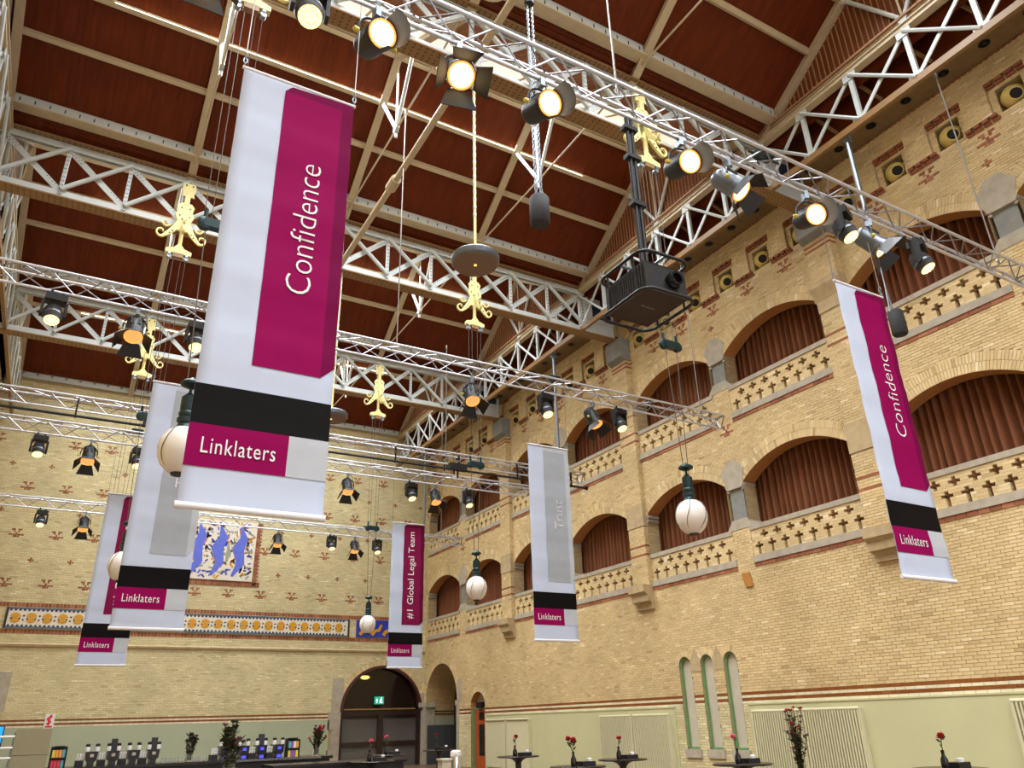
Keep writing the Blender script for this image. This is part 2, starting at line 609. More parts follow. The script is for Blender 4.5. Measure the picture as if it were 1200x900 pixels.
# ---------------------------------------------------------------- right wall
arches_low, arches_up, niches = [], [], []
for P in PIL:
    for a, b in ((P + 0.4, P + 3.76), (P + 4.39, P + 7.75)):
        arches_low.append(Opening(a, b, 5.3, 7.25, 0.58, 0.4))
        arches_up.append(Opening(a, b, 9.17, 10.95, 0.58, 0.4))
    for k in range(6):
        y = P + 0.55 + 1.345 * k
        niches.append(Opening(y - 0.26, y + 0.26, 12.84, 13.4))
lancets = [Opening(a, b, 0.85, 2.88, 0.24, 0.1) for a, b in ((14.8, 15.28), (15.66, 16.14), (16.5, 16.98))]
door_small = Opening(28.4, 29.6, 0.0, 2.38, 0.36, 0.12)
arch_deep = Opening(30.85, 34.1, 0.0, 2.42, 1.62, 0.2)
mid_gaps = [Opening(P + 3.76, P + 4.39, za, zb) for P in PIL for za, zb in ((6.1, 7.2), (10.0, 10.9))]
opsR = arches_low + arches_up + niches + lancets + [door_small, arch_deep] + mid_gaps

m = MB()
wall_sheet(m, fnR, BY, FY, 0, 17, opsR)
for o in niches:
    reveal(m, fnR, o, 0.3)
    m.add([fnR(o.a, o.z0, -0.3), fnR(o.b, o.z0, -0.3), fnR(o.b, o.zs, -0.3), fnR(o.a, o.zs, -0.3)], [(0, 1, 2, 3)])
wall_right = struct('wall_right', m, 'mortar')

def blockR(v):
    return [g for g in (o.gap(v) for o in opsR) if g]

def motif_big(du, d):
    if d == 2: return 0.12 < abs(du) < 0.3
    if d == 1: return abs(du) < 0.22
    if d == 0: return abs(du) < 0.12
    if d == -1: return abs(du) < 0.34
    if d == -2: return abs(du) < 0.13
    return False
def motif_small(du, d):
    return (d == 0 and abs(du) < 0.2) or (abs(d) == 1 and abs(du) < 0.1)
Z0 = 1.88
def course_of(z):
    return int((z - Z0) / BH)
big_R = [(P + 0.55 + 1.345 * (k + 0.5), 12.3) for P in PIL for k in range(6)] + [(P + 4.07, 8.62) for P in PIL]
small_R = [(P + 4.075, 11.82) for P in PIL]
def styleR(u, v, c):
    if c in (1, 3): return 2
    if c in (0, 2): return 3
    return 0
bricksR = lay_bricks(fnR, 3.0, FY, Z0, 14.2, blockR, styleR, seed=11)
# plain pale brick below the bands, between the painted panels
def blockR2(v):
    return blockR(v) + [(0, 14.62), (17.32, 28.2)]
bricksR += lay_bricks(fnR, 14.0, FY, 0.03, Z0, blockR2, lambda u, v, c: 4, seed=12)
# the 300 bricks that show largest are objects of their own
def cam_uv(p):
    d = Vector(p) - Vector((0, 0, 1.65))
    z = d.dot(fwd)
    return 600 + 889.85 * d.dot(rt) / z, 450 - 889.85 * d.dot(up) / z, z
cand = []
for i, (c8, t, st) in enumerate(bricksR):
    if st == 0 and abs(c8[1][1] - c8[0][1]) > BL - BG - 0.003:
        px, py, dz = cam_uv(c8[0])
        if 0 < px < 1190 and 0 < py < 895 and not (1000 < px < 1130 and py < 690):
            cand.append((dz, i))
cand.sort()
single = set(i for _, i in cand[:300])
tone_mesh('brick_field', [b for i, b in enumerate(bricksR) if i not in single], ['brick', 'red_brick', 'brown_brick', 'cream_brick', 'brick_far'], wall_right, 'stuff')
def brick_proto(t):
    hx, hy, hz = 0.006, (BL - BG) / 2, (BH - BG) / 2
    c8 = [(-hx, -hy, -hz), (-hx, hy, -hz), (-hx, hy, hz), (-hx, -hy, hz), (hx, -hy, -hz), (hx, hy, -hz), (hx, hy, hz), (hx, -hy, hz)]
    return tone_mesh('brick', [(c8, t, 0)], 'brick')
protos = [brick_proto(t) for t in (0.15, 0.32, 0.45, 0.55, 0.68, 0.88)]
tn = [0.15, 0.32, 0.45, 0.55, 0.68, 0.88]
used = set()
for i in sorted(single):
    c8, t, st = bricksR[i]
    k = min(range(6), key=lambda j: abs(tn[j] - t))
    ctr = [sum(p[a] for p in c8) / 8 for a in range(3)]
    if k not in used:
        used.add(k)
        o = protos[k]
        o.location = ctr
        o.parent = wall_right
    else:
        link_copy(protos[k], wall_right, ctr)
for k in range(6):
    if k not in used:
        bpy.data.objects.remove(protos[k], do_unlink=True)

tone_mesh('red_brick_figures', red_motifs(fnR, [(a, b, 1) for a, b in big_R if a > 3] + [(a, b, 0) for a, b in small_R if a > 3], 0.072), 'red_brick', wall_right, 'stuff')
# arches: voussoirs, soffits
for k, o in enumerate(arches_low + arches_up):
    if o.b < 3.5: continue
    tone_mesh('arch_brick_ring', voussoirs(fnR, o, 2, 0.2, seed=k), 'brick', wall_right, 'stuff')
for k, o in enumerate(lancets):
    tone_mesh('arch_brick_ring', voussoirs(fnR, o, 1, 0.16, seed=k + 50), 'brick', wall_right, 'stuff')
tone_mesh('arch_brick_ring', voussoirs(fnR, door_small, 1, 0.18, seed=60), 'brick', wall_right, 'stuff')
tone_mesh('arch_brick_ring', voussoirs(fnR, arch_deep, 1, 0.26, seed=61), 'brick', wall_right, 'stuff')
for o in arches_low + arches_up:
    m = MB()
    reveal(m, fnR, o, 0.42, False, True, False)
    m.build('arch_soffit', 'shaded_brick', wall_right)
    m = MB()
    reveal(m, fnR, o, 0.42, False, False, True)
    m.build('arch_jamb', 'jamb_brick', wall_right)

# gallery space behind the arches
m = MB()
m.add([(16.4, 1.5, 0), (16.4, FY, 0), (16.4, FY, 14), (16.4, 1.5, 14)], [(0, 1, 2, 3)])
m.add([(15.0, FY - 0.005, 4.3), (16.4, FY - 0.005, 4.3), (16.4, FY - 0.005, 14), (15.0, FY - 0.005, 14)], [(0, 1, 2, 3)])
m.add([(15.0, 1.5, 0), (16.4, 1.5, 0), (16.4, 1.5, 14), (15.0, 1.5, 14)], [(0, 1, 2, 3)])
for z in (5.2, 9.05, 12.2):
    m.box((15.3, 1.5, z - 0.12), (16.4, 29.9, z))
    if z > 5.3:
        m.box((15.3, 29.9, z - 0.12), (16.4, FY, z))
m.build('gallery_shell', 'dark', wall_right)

# balustrades
def balustrade(o, z0):
    cw, chh = (o.b - o.a) / 80, 0.065
    holes = set()
    for i in range(8):
        c = 5 + 10 * i
        for row, h in ((0, 1), (1, 1), (2, 1), (3, 3), (4, 1)):
            holes |= {(row, q) for q in range(c - h, c + h)}
    for i in range(7):
        c = 10 + 10 * i
        for row, h in ((6, 1), (7, 3), (8, 1)):
            holes |= {(row, q) for q in range(c - h, c + h)}
    bx = []
    r = random.Random(int(o.a * 10 + z0 * 100))
    for row in range(10):
        c = 0
        while c < 80:
            if (row, c) in holes:
                c += 1
                continue
            e = c
            while e < 80 and (row, e) not in holes and e - c < 5 + (row + c) % 2:
                e += 1
            u0, u1 = o.a + c * cw, o.a + e * cw - 0.004
            v0, v1 = z0 + row * chh, z0 + (row + 1) * chh - 0.004
            q = [(u0, v0), (u1, v0), (u1, v1), (u0, v1)]
            bx.append(([fnR(*p, 0.008) for p in q] + [fnR(*p, -0.13) for p in q], min(1, max(0, r.gauss(0.55, 0.18))), 0))
            c = e
    tone_mesh('balustrade_panel', bx, 'brick', wall_right)
def red_course(a, b, z, hgt=0.09):
    n = int((b - a) / 0.22)
    bx = []
    for i in range(n):
        u0, u1 = a + (b - a) * i / n, a + (b - a) * (i + 0.95) / n
        q = [(u0, z), (u1, z), (u1, z + hgt), (u0, z + hgt)]
        bx.append(([fnR(*p, 0.03) for p in q] + [fnR(*p, 0) for p in q], rnd.random(), 0))
    tone_mesh('red_brick_course', bx, 'red_brick', wall_right, 'stuff')
for o, z0 in [(o, 5.3) for o in arches_low] + [(o, 9.2) for o in arches_up]:
    if o.b < 3: continue
    balustrade(o, z0)
    MB().box((WX - 0.035, o.a, z0 + 0.65), (WX + 0.24, o.b, z0 + 0.77)).build('stone_rail', 'stone', wall_right)
    MB().box((WX - 0.05, o.a - 0.02, z0 - 0.17), (WX + 0.24, o.b + 0.02, z0)).build('stone_sill', 'stone', wall_right)
    red_course(o.a - 0.02, o.b + 0.02, z0 - 0.265)

# stone columns and capitals between the paired arches, imposts, pilasters
for P in PIL:
    yc = P + 4.075
    for zs, zr in ((7.25, 6.07), (10.95, 9.97)):
        m = MB()
        m.prism([(yc - 0.27, zs - 0.12), (yc - 0.33, zs - 0.02), (yc - 0.315, zs + 0.02), (yc - 0.33, zs + 0.12), (yc - 0.42, zs + 0.36), (yc - 0.14, zs + 0.66), (yc + 0.14, zs + 0.66), (yc + 0.42, zs + 0.36), (yc + 0.33, zs + 0.12), (yc + 0.315, zs + 0.02), (yc + 0.33, zs - 0.02), (yc + 0.27, zs - 0.12)],
                lambda u, v, d: (WX - d, u, v), -0.42, 0.03)
        m.build('stone_capital', 'stone', wall_right)
        m = MB()
        m.box((WX + 0.04, yc - 0.24, zr + 0.1), (WX + 0.46, yc + 0.24, zs - 0.1))
        m.build('stone_column', 'blue_stone', wall_right)
        m = MB()
        for a in (-1, 1):
            m.cyl((WX + 0.0, yc + a * 0.29, zs - 0.05), (WX + 0.42, yc + a * 0.29, zs - 0.05), 0.05, 8)
            m.cyl((WX + 0.0, yc + a * 0.26, zs - 0.15), (WX + 0.42, yc + a * 0.26, zs - 0.15), 0.045, 8)
        m.build('roll_moulding', 'stone', wall_right, True)
        m = MB()
        m.prism([(yc - 0.46, zr - 0.02), (yc + 0.46, zr - 0.02), (yc + 0.25, zr + 0.24), (yc - 0.25, zr + 0.24)], lambda u, v, d: (WX - d, u, v), -0.45, 0.02)
        m.build('column_base', 'stone', wall_right)
        for ye, sg in ((P + 0.4, 1), (P + 7.75, -1)):
            m = MB()
            m.cyl((WX - 0.01, ye + sg * 0.02, zs - 0.03), (WX + 0.4, ye + sg * 0.02, zs - 0.03), 0.07, 8)
            m.cyl((WX - 0.01, ye + sg * 0.01, zs - 0.16), (WX + 0.4, ye + sg * 0.01, zs - 0.16), 0.055, 8)
            m.build('impost_moulding', 'stone', wall_right, True)
for P in PIL[1:]:
    hw, pr = 0.37, 0.14
    for k, (za, zb) in enumerate(((5.2, 6.95), (7.65, 10.55), (11.35, 12.5))):
        q = pr if k < 2 else pr + 0.1
        MB().box((WX - q, P - hw, za), (WX, P + hw, zb)).build('pilaster_core', 'mortar', wall_right)
        ff = lambda u, v, d, q=q: (WX - q - d, u, v)
        fs = lambda u, v, d, s=P - hw: (u, s - d, v)
        def st(u, v, c, za=za, k=k):
            return 1 if (k == 0 and c in (13, 17)) or (k == 1 and c in (30, 34)) or (k == 2 and c in (13, 15)) else 0
        bx = lay_bricks(ff, P - hw, P + hw, za, zb, None, st, 0.01, seed=int(P)) + lay_bricks(fs, WX - q, WX, za, zb, None, st, 0.01, seed=int(P) + 1)
        tone_mesh('pilaster_bricks', bx, ['brick', 'red_brick'], wall_right, 'stuff')
    for za, zb, ex in ((6.95, 7.65, 0.02), (10.55, 10.85, 0.02)):
        MB().box((WX - pr - ex, P - hw - ex, za), (WX, P + hw + ex, zb)).build('stone_block', 'sand_stone', wall_right)
    m = MB()     # widening stone under the upper shaft
    m.prism([(0, 10.85), (pr + 0.02, 10.85), (pr + 0.16, 11.2), (pr + 0.16, 11.35), (0, 11.35)], lambda u, v, d, P=P: (WX - u, P + d, v), -0.43, 0.43)
    m.build('stone_block', 'sand_stone', wall_right)
    m = MB()
    m.prism([(0, 12.5), (pr + 0.1, 12.5), (0.42, 12.62), (0.42, 13.28), (0, 13.28)], lambda u, v, d, P=P: (WX - u, P + d, v), -0.4, 0.4)
    m.build('truss_bearing_stone', 'blue_stone', wall_right)
    m = MB()     # corbel under the pilaster
    m.prism([(0, 4.52), (0.1, 4.52), (0.1, 4.66), (0.14, 4.72), (0.26, 4.74), (0.26, 4.92), (0.36, 5.0), (0.36, 5.2), (0, 5.2)], lambda u, v, d, P=P: (WX - u, P + d, v), -0.37, 0.37)
    m.build('stone_corbel', 'sand_stone', wall_right)

# stepped brick frieze above and between the niches
for P in PIL:
    for k in range(6):
        y = P + 0.55 + 1.345 * k
        if y < 3: continue
        bx = []
        r = random.Random(int(y * 10))
        def dentil(a, b, z, n):
            for i in range(n):
                for row in range(2):
                    u0 = a + (b - a) * i / n + (0.03 if row else 0)
                    u1 = a + (b - a) * (i + 0.86) / n
                    q = [(u0, z + row * 0.075), (u1, z + row * 0.075), (u1, z + row * 0.075 + 0.068), (u0, z + row * 0.075 + 0.068)]
                    dp = 0.05 + 0.05 * row
                    bx.append(([fnR(*p, dp) for p in q] + [fnR(*p, 0) for p in q], r.random() * 0.5, 0))
        dentil(y - 0.42, y + 0.42, 13.5, 4)
        nx = y + 0.6725
        if k < 5:
            dentil(nx - 0.36, nx + 0.36, 12.72, 4)
        tone_mesh('stepped_red_bricks', bx, 'red_brick', wall_right, 'stuff')
        if k < 5:
            fl = lambda u, v, d: (WX - 0.085 - d, u, v)
            MB().box((WX - 0.085, nx - 0.27, 12.87), (WX, nx + 0.27, 14.2)).build('frieze_pier', 'mortar', wall_right)
            tone_mesh('frieze_pier_bricks', lay_bricks(fl, nx - 0.27, nx + 0.27, 12.87, 14.2, None, None, 0.01, seed=k), 'brick', wall_right, 'stuff')
        MB().box((WX - 0.085, y - 0.41, 13.65), (WX, y + 0.41, 14.2)).build('frieze_head', 'mortar', wall_right)
        fl = lambda u, v, d: (WX - 0.085 - d, u, v)
        tone_mesh('frieze_head_bricks', lay_bricks(fl, y - 0.41, y + 0.41, 13.65, 14.2, None, None, 0.01, seed=k + 9), 'brick', wall_right, 'stuff')
# red brick dentil row and boarded soffit with round painted bosses
bx = []
for i in range(int((FY - 3) / 0.12)):
    u0 = 3 + i * 0.12
    q = [(u0, 14.16), (u0 + 0.08, 14.16), (u0 + 0.08, 14.24), (u0, 14.24)]
    bx.append(([fnR(*p, 0.1) for p in q] + [fnR(*p, 0) for p in q], rnd.random(), 0))
tone_mesh('red_dentil_row', bx, 'red_brick', wall_right, 'stuff')
MT['soffit_dark'] = mat('olive_soffit_paint', (120, 98, 62), 0.7, var=0.1)
MT['boss'] = mat('dark_painted_boss', (44, 40, 38), 0.6, var=0)
soffit = MB().box((14.1, 1.5, 14.22), (WX, FY, 14.27)).build('eaves_soffit', 'soffit_dark', wall_right)
boss = None
for P in PIL:
    for k in range(9):
        y = P + 0.5 + k * 0.9
        if y > FY - 0.4 or y < 3.5: continue
        if boss is None:
            mm = MB()
            mm.lathe([(0.12, -0.012), (0.12, 0.0), (0.09, 0.0), (0.09, -0.012)], (14.5, y, 14.222), 12)
            mm.lathe([(0.05, -0.014), (0.05, 0.0)], (14.5, y, 14.222), 8)
            boss = mm.build('round_boss', 'boss', soffit)
            y_first = y
        else:
            link_copy(boss, soffit, (0, y - y_first, 0))

# painted dado
for a, b in ((BY, 14.62), (17.32, 28.2)):
    MB().box((WX - 0.03, a, 0), (WX, b, 1.86)).build('dado_panel', 'green_paint', wall_right)
    MB().box((WX - 0.045, a, 1.85), (WX, b, 1.885)).build('dado_lip', 'green_paint', wall_right)
# little brown plate under the balcony
m = MB()
m.prism([(13.93, 4.93), (14.2, 4.93), (14.12, 4.58), (13.87, 4.58)], lambda u, v, d: (WX - d, u, v), 0, 0.05)
MT['ochre'] = mat('ochre_plate', (170, 118, 52), 0.5, var=0.05)
m.build('plate', 'ochre', wall_right)

# deep arch by the corner: side walls, vault, back
m = MB()
reveal(m, fnR, arch_deep, 2.6, False)
m.add([(WX + 2.6, arch_deep.a, 0), (WX + 2.6, arch_deep.b, 0), (WX + 2.6, arch_deep.b, 4.2), (WX + 2.6, arch_deep.a, 4.2)], [(0, 1, 2, 3)])
m.build('passage_lining', 'brick_tex', wall_right)
for z in (1.98, 2.1):
    MB().box((WX + 0.45, arch_deep.b - 0.02, z), (WX + 2.6, arch_deep.b - 0.01, z + 0.05)).build('brown_band', 'rivet', wall_right)
MB().box((WX + 0.45, arch_deep.b - 0.015, 0), (WX + 2.6, arch_deep.b - 0.005, 1.9)).build('dado_panel', 'green_paint_far', wall_right)
for zz, yy in ((0, arch_deep.a - 0.2), (0, arch_deep.b - 0.06)):
    MB().box((WX - 0.03, yy, 0), (WX + 0.4, yy + 0.26, 2.3)).build('stone_jamb', 'stone', wall_right)
for yy in (arch_deep.a, arch_deep.b):
    MB().box((WX - 0.05, yy - 0.16, 2.3), (WX + 0.4, yy + 0.14, 2.5)).build('stone_impost', 'stone', wall_right)
MB().box((WX - 0.03, arch_deep.a - 0.36, 2.5), (WX, arch_deep.a - 0.02, 3.3)).build('stone_block', 'stone', wall_right)

# lancet windows
for k, o in enumerate(lancets):
    m = MB()
    reveal(m, fnR, o, 0.13, True)
    w = struct('window_%d' % (k + 1), m, 'sand_stone')
    m = MB()
    pts = [(o.a + 0.02, o.z0 + 0.02)] + [(o.a + 0.02 + (o.b - o.a - 0.04) * i / 12, o.top(o.a + (o.b - o.a) * i / 12) - 0.02) for i in range(13)] + [(o.b - 0.02, o.z0 + 0.02)]
    for (a, b), (c, d) in zip(pts, pts[1:] + pts[:1]):
        m.bar((WX + 0.08, a, b), (WX + 0.08, c, d), 0.06, 0.1, (1, 0, 0))
    m.build('window_frame', 'frame_green', w)
    m = MB()
    m.prism([(o.a + 0.03, o.z0 + 0.03)] + [(o.b - 0.03, o.z0 + 0.03)] + [(o.b - 0.03 - (o.b - o.a - 0.06) * i / 12, o.top(o.b - (o.b - o.a) * i / 12) - 0.03) for i in range(13)], lambda u, v, d: (WX + 0.1 + d, u, v), 0, 0.03)
    m.build('window_blind', 'blind', w)
    MB().box((WX - 0.06, o.a - 0.06, o.z0 - 0.2), (WX + 0.3, o.b + 0.06, o.z0)).build('window_sill', 'stone', w)
for yy in (15.47, 16.32):
    m = MB()
    m.prism([(yy - 0.2, 2.72), (yy + 0.2, 2.72), (yy + 0.19, 3.0), (yy, 3.28), (yy - 0.19, 3.0)], lambda u, v, d: (WX - d, u, v), 0, 0.025)
    m.build('stone_kneeler', 'sand_stone', wall_right)

# small panelled door
MT['door_wood'] = mat('orange_brown_door', (164, 74, 32), 0.4, var=0.15, scale=4, stretch=(1, 1, .3))
MT['dark_glass'] = mat('dark_door_glass', (34, 34, 30), 0.15, var=0.0)
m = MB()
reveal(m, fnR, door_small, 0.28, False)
d = struct('door_2', m, 'shaded_brick')
MB().box((WX + 0.26, 28.4, 0), (WX + 0.3, 29.6, 2.8)).build('door_backing', 'stone', d)
MB().box((WX + 0.04, 29.56, 0), (WX + 0.26, 29.6, 2.12)).build('door_frame', 'frame_green', d)
MB().box((WX + 0.14, 28.4, 2.1), (WX + 0.26, 29.6, 2.18)).build('door_head', 'frame_green', d)
lf = MB().box((WX + 0.16, 28.42, 0), (WX + 0.22, 29.55, 2.1)).build('door_leaf', 'door_wood', d)
for za, zb in ((1.72, 1.98), (0.45, 1.55)):
    MB().box((WX + 0.145, 28.78, za), (WX + 0.16, 29.2, zb)).build('door_light', 'dark_glass', lf)
MB().box((WX + 0.1, 28.56, 1.0), (WX + 0.16, 28.64, 1.05)).build('door_handle', 'alu', lf)
MB().box((WX + 0.02, 28.75, 2.14), (WX + 0.2, 29.2, 2.36)).build('door_closer_box', 'black', d)

# ---------------------------------------------------------------- far wall
arch_door = Opening(11.16, 14.84, 0.0, 2.17, 1.83, 0.26)
m = MB()
wall_sheet(m, fnF, LX, WX + 0.5, 0, 16, [arch_door])
wall_far = struct('wall_far', m, 'mortar')
big_F = [(-0.68 + 1.33 * i, 6.69 + 1.86 * j) for i in range(-2, 13) for j in range(4)]
small_F = [(-0.02 + 1.33 * i, 7.62 + 1.86 * j) for i in range(-2, 13) for j in range(4)]
def styleF(u, v, c):
    if u < 10.7 and c in (1, 3): return 2
    if u < 10.7 and c in (0, 2): return 3
    return 0
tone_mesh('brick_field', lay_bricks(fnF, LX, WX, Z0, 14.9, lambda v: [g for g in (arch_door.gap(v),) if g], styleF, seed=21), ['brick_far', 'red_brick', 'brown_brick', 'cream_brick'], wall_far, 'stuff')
tone_mesh('red_brick_figures', red_motifs(fnF, [(a, b, 1) for a, b in big_F] + [(a, b, 0) for a, b in small_F], 0.072), 'red_brick', wall_far, 'stuff')
tone_mesh('arch_brick_ring', voussoirs(fnF, arch_door, 1, 0.26, seed=70), 'brick', wall_far, 'stuff')
MB().box((-1.1, FY - 0.03, 0), (10.66, FY, 1.87)).build('dado_panel', 'green_paint_far', wall_far)
MT['beige_panel'] = mat('beige_cupboard_paint', (158, 150, 120), 0.5, var=0.03)
for za, zb in ((0.0, 0.98), (1.0, 1.84)):
    MB().box((-0.6, FY - 0.09, za), (0.5, FY - 0.03, zb)).build('wall_hatch', 'beige_panel', wall_far)
# string course
m = MB()
m.prism([(0, 4.58), (0.06, 4.6), (0.08, 4.68), (0, 4.74)], lambda u, v, dd: (dd, FY - u, v), LX, 15)
m.build('string_course', 'sand_stone', wall_far)
MB().box((LX, FY - 0.05, 14.25), (13.4, FY, 14.5)).build('stone_band', 'sand_stone', wall_far)
# scalloped white cornice under the roof
cor = MB().box((-3.3, FY - 0.12, 15.0), (13.4, FY, 15.42)).build('cornice', 'steel_white', wall_far)
MT['cornice_grey'] = mat('blue_grey_cornice_paint', (128, 130, 142), 0.6, var=0)
sc = None
for i in range(32):
    x = -3.1 + i * 0.52
    if sc is None:
        mm = MB()
        mm.prism([(x - 0.14, 15.3), (x + 0.14, 15.3), (x + 0.05, 15.18), (x, 15.1), (x - 0.05, 15.18)], lambda u, v, dd: (u, FY - 0.12 - dd, v), 0, 0.012)
        sc = mm.build('cornice_scallop', 'cornice_grey', cor)
    else:
        link_copy(sc, cor, (i * 0.52, 0, 0))
MB().box((-3.3, FY - 0.2, 15.42), (13.4, FY, 15.5)).build('cornice_cap', 'steel_beige', wall_far)

# tile frieze
MT['tile_cream'] = mat('cream_tile', (224, 218, 202), 0.3, var=0.05, scale=8)
MT['tile_blue'] = mat('dark_blue_tile', (30, 44, 84), 0.3, var=0.08)
MT['tile_slate'] = mat('slate_blue_tile', (86, 104, 116), 0.35, var=0.1)
MT['tile_gold'] = mat('golden_yellow_tile', (206, 148, 32), 0.3, var=0.08)
MT['tile_bright'] = mat('cobalt_tile', (44, 60, 168), 0.3, var=0.08)
MT['tile_peri'] = mat('periwinkle_tile', (96, 110, 206), 0.35, var=0.1, scale=10)
MT['tile_green'] = mat('sage_tile', (150, 160, 138), 0.35, var=0.08)
MT['tile_flesh'] = mat('ochre_tile', (214, 150, 96), 0.35, var=0.08)
MT['tile_dark'] = mat('near_black_tile', (34, 38, 46), 0.35, var=0)
fr = MB().box((-1.75, FY - 0.05, 5.24), (11.3, FY, 5.98)).build('tile_frieze', 'tile_cream', wall_far)
for za, zb, mm_ in ((5.24, 5.3, 'tile_slate'), (5.92, 5.98, 'tile_slate')):
    MB().box((-1.75, FY - 0.058, za), (11.3, FY - 0.05, zb)).build('tile_border', mm_, fr)
for xx in (-1.75, 11.22):
    MB().box((xx, FY - 0.06, 5.24), (xx + 0.08, FY - 0.05, 5.98)).build('tile_border', 'tile_dark', fr)
m = MB()
for i in range(88):
    x = -1.6 + i * 0.145
    for z, s in ((5.3, 1), (5.92, -1)):
        m.prism([(x - 0.06, z), (x + 0.06, z), (x + 0.02, z + s * 0.07), (x - 0.02, z + s * 0.07)], lambda u, v, dd: (u, FY - 0.05 - dd, v), 0, 0.006)
m.build('tile_teeth', 'tile_blue', fr)
mot = None
for i in range(25):
    x = -1.42 + i * 0.51
    if mot is None:
        m = MB()
        arc = [(x + 0.17 * math.cos(t), 5.64 + 0.15 * math.sin(t)) for t in [PI * k / 10 for k in range(11)]]
        m.prism(arc + [(x - 0.1, 5.64), (x - 0.06, 5.6), (x + 0.06, 5.6), (x + 0.1, 5.64)], lambda u, v, dd: (u, FY - 0.05 - dd, v), 0, 0.008)
        m.prism([(x - 0.07, 5.6), (x - 0.16, 5.52), (x - 0.12, 5.45), (x, 5.42), (x + 0.12, 5.45), (x + 0.16, 5.52), (x + 0.07, 5.6)], lambda u, v, dd: (u, FY - 0.05 - dd, v), 0, 0.008)
        mot = m.build('gold_tile_motif', 'tile_gold', fr)
        m = MB()
        for ux, uz in ((-0.13, 5.58), (0.13, 5.58), (0.25, 5.53), (0.26, 5.68)):
            m.lathe([(0.035, 0), (0.035, 0.009)], (x + ux, FY - 0.05, uz), 8, (0, -1, 0))
        dots = m.build('dark_tile_dots', 'tile_dark', fr)
    else:
        link_copy(mot, fr, (i * 0.51, 0, 0))
        link_copy(dots, fr, (i * 0.51, 0, 0))
bx = []
for z in (6.0, 5.06):
    n = 150
    for i in range(n):
        u0 = -3.4 + i * 0.123
        if u0 > 14.8: break
        q = [(u0, z), (u0 + 0.112, z), (u0 + 0.112, z + 0.15), (u0, z + 0.15)]
        bx.append(([fnF(*p, 0.02) for p in q] + [fnF(*p, 0) for p in q], rnd.random(), 0))
tone_mesh('red_soldier_course', bx, 'red_brick', wall_far, 'stuff')
# coloured tile end panel of the frieze: plain stand-in of the same colours
fp = MB().box((11.62, FY - 0.05, 5.24), (14.6, FY, 5.98)).build('coloured_tile_panel', 'tile_bright', wall_far)
m = MB()
for i in range(5):
    x = 11.8 + i * 0.55
    m.ribbon([(x, 5.34), (x + 0.14, 5.52), (x + 0.34, 5.56), (x + 0.46, 5.8)], [0.16, 0.14, 0.15, 0.1], lambda u, v, dd: (u, FY - 0.05 - dd, v), 0, 0.008)
m.build('tile_inlay', 'tile_gold', fp)

# mosaic panel: plain stand-in of about the same size and colours
mo = MB().box((1.7, FY - 0.06, 7.38), (6.86, FY, 9.9)).build('mosaic_panel', 'tile_cream', wall_far)
bx = []
for a, b, c_, d_ in ((6.88, 7.34, 7.2, 9.95), (1.5, 7.2, 7.16, 7.36)):
    if d_ - c_ > 1:
        for i in range(int((d_ - c_) / 0.075)):
            e = 0.06 if i % 2 else 0.0
            q = [(a, c_ + i * 0.075), (a + 0.16 + e, c_ + i * 0.075), (a + 0.16 + e, c_ + i * 0.075 + 0.066), (a, c_ + i * 0.075 + 0.066)]
            bx.append(([fnF(*p, 0.03) for p in q] + [fnF(*p, 0) for p in q], rnd.random(), 0))
    else:
        for i in range(int((b - a) / 0.1)):
            q = [(a + i * 0.1, c_), (a + i * 0.1 + 0.09, c_), (a + i * 0.1 + 0.09, d_), (a + i * 0.1, d_)]
            bx.append(([fnF(*p, 0.03) for p in q] + [fnF(*p, 0) for p in q], rnd.random(), 0))
tone_mesh('red_brick_border', bx, 'red_brick', mo, 'stuff')
fm = lambda u, v, dd: (u, FY - 0.06 - dd, v)
r = random.Random(5)
groups = {k: MB() for k in ('tile_peri', 'tile_gold', 'tile_flesh', 'tile_green', 'tile_dark', 'tile_bright')}
for i in range(520):
    x, z = r.uniform(1.85, 6.75), r.uniform(7.5, 9.8)
    k = r.choice(list(groups))
    a, s = r.uniform(0, PI), r.uniform(0.025, 0.06)
    ca, sa = math.cos(a) * s * 1.8, math.sin(a) * s * 1.8
    groups[k].prism([(x - ca + sa * .4, z - sa - ca * .4), (x + ca + sa * .4, z + sa - ca * .4), (x + ca - sa * .4, z + sa + ca * .4), (x - ca - sa * .4, z - sa + ca * .4)], fm, 0, 0.006)
for k, g in groups.items():
    tag(g.build('mosaic_chips', k, mo), kind='stuff')
for pts, ws in [([(x_ - 0.2, 7.55), (x_ + 0.1, 8.1), (x_ - 0.05, 8.7), (x_ + 0.15, 9.2), (x_, 9.65)], [0.1, 0.34, 0.5, 0.34, 0.08]) for x_ in (2.4, 3.45, 4.5, 5.35, 6.2)]:
    m = MB()
    m.ribbon(pts, ws, fm, 0, 0.01)
    m.build('blue_mosaic_sweep', 'tile_peri', mo)
m = MB()
m.ribbon([(5.7, 8.1), (5.78, 8.5), (5.72, 8.9)], [0.06, 0.2, 0.06], fm, 0, 0.014)
m.build('green_mosaic_sweep', 'tile_green', mo)

# stone quoins beside the arches
for x0, x1, z0, z1 in ((10.62, 11.14, 0, 0.75), (10.8, 11.14, 0.75, 1.5), (10.6, 11.14, 1.5, 2.2), (10.72, 11.2, 2.2, 3.55), (-2.6, -1.5, 0, 2.4), (-2.6, -1.12, 2.4, 3.75)):
    MB().box((x0, FY - 0.03, z0), (x1, FY, z1 - 0.012)).build('stone_quoin', 'stone', wall_far)
MB().box((14.84, FY - 0.04, 0), (WX, FY, 2.9)).build('stone_jamb', 'stone', wall_far)
MB().box((14.72, FY - 0.08, 2.3), (WX, FY, 2.5)).build('stone_impost', 'stone', wall_far)

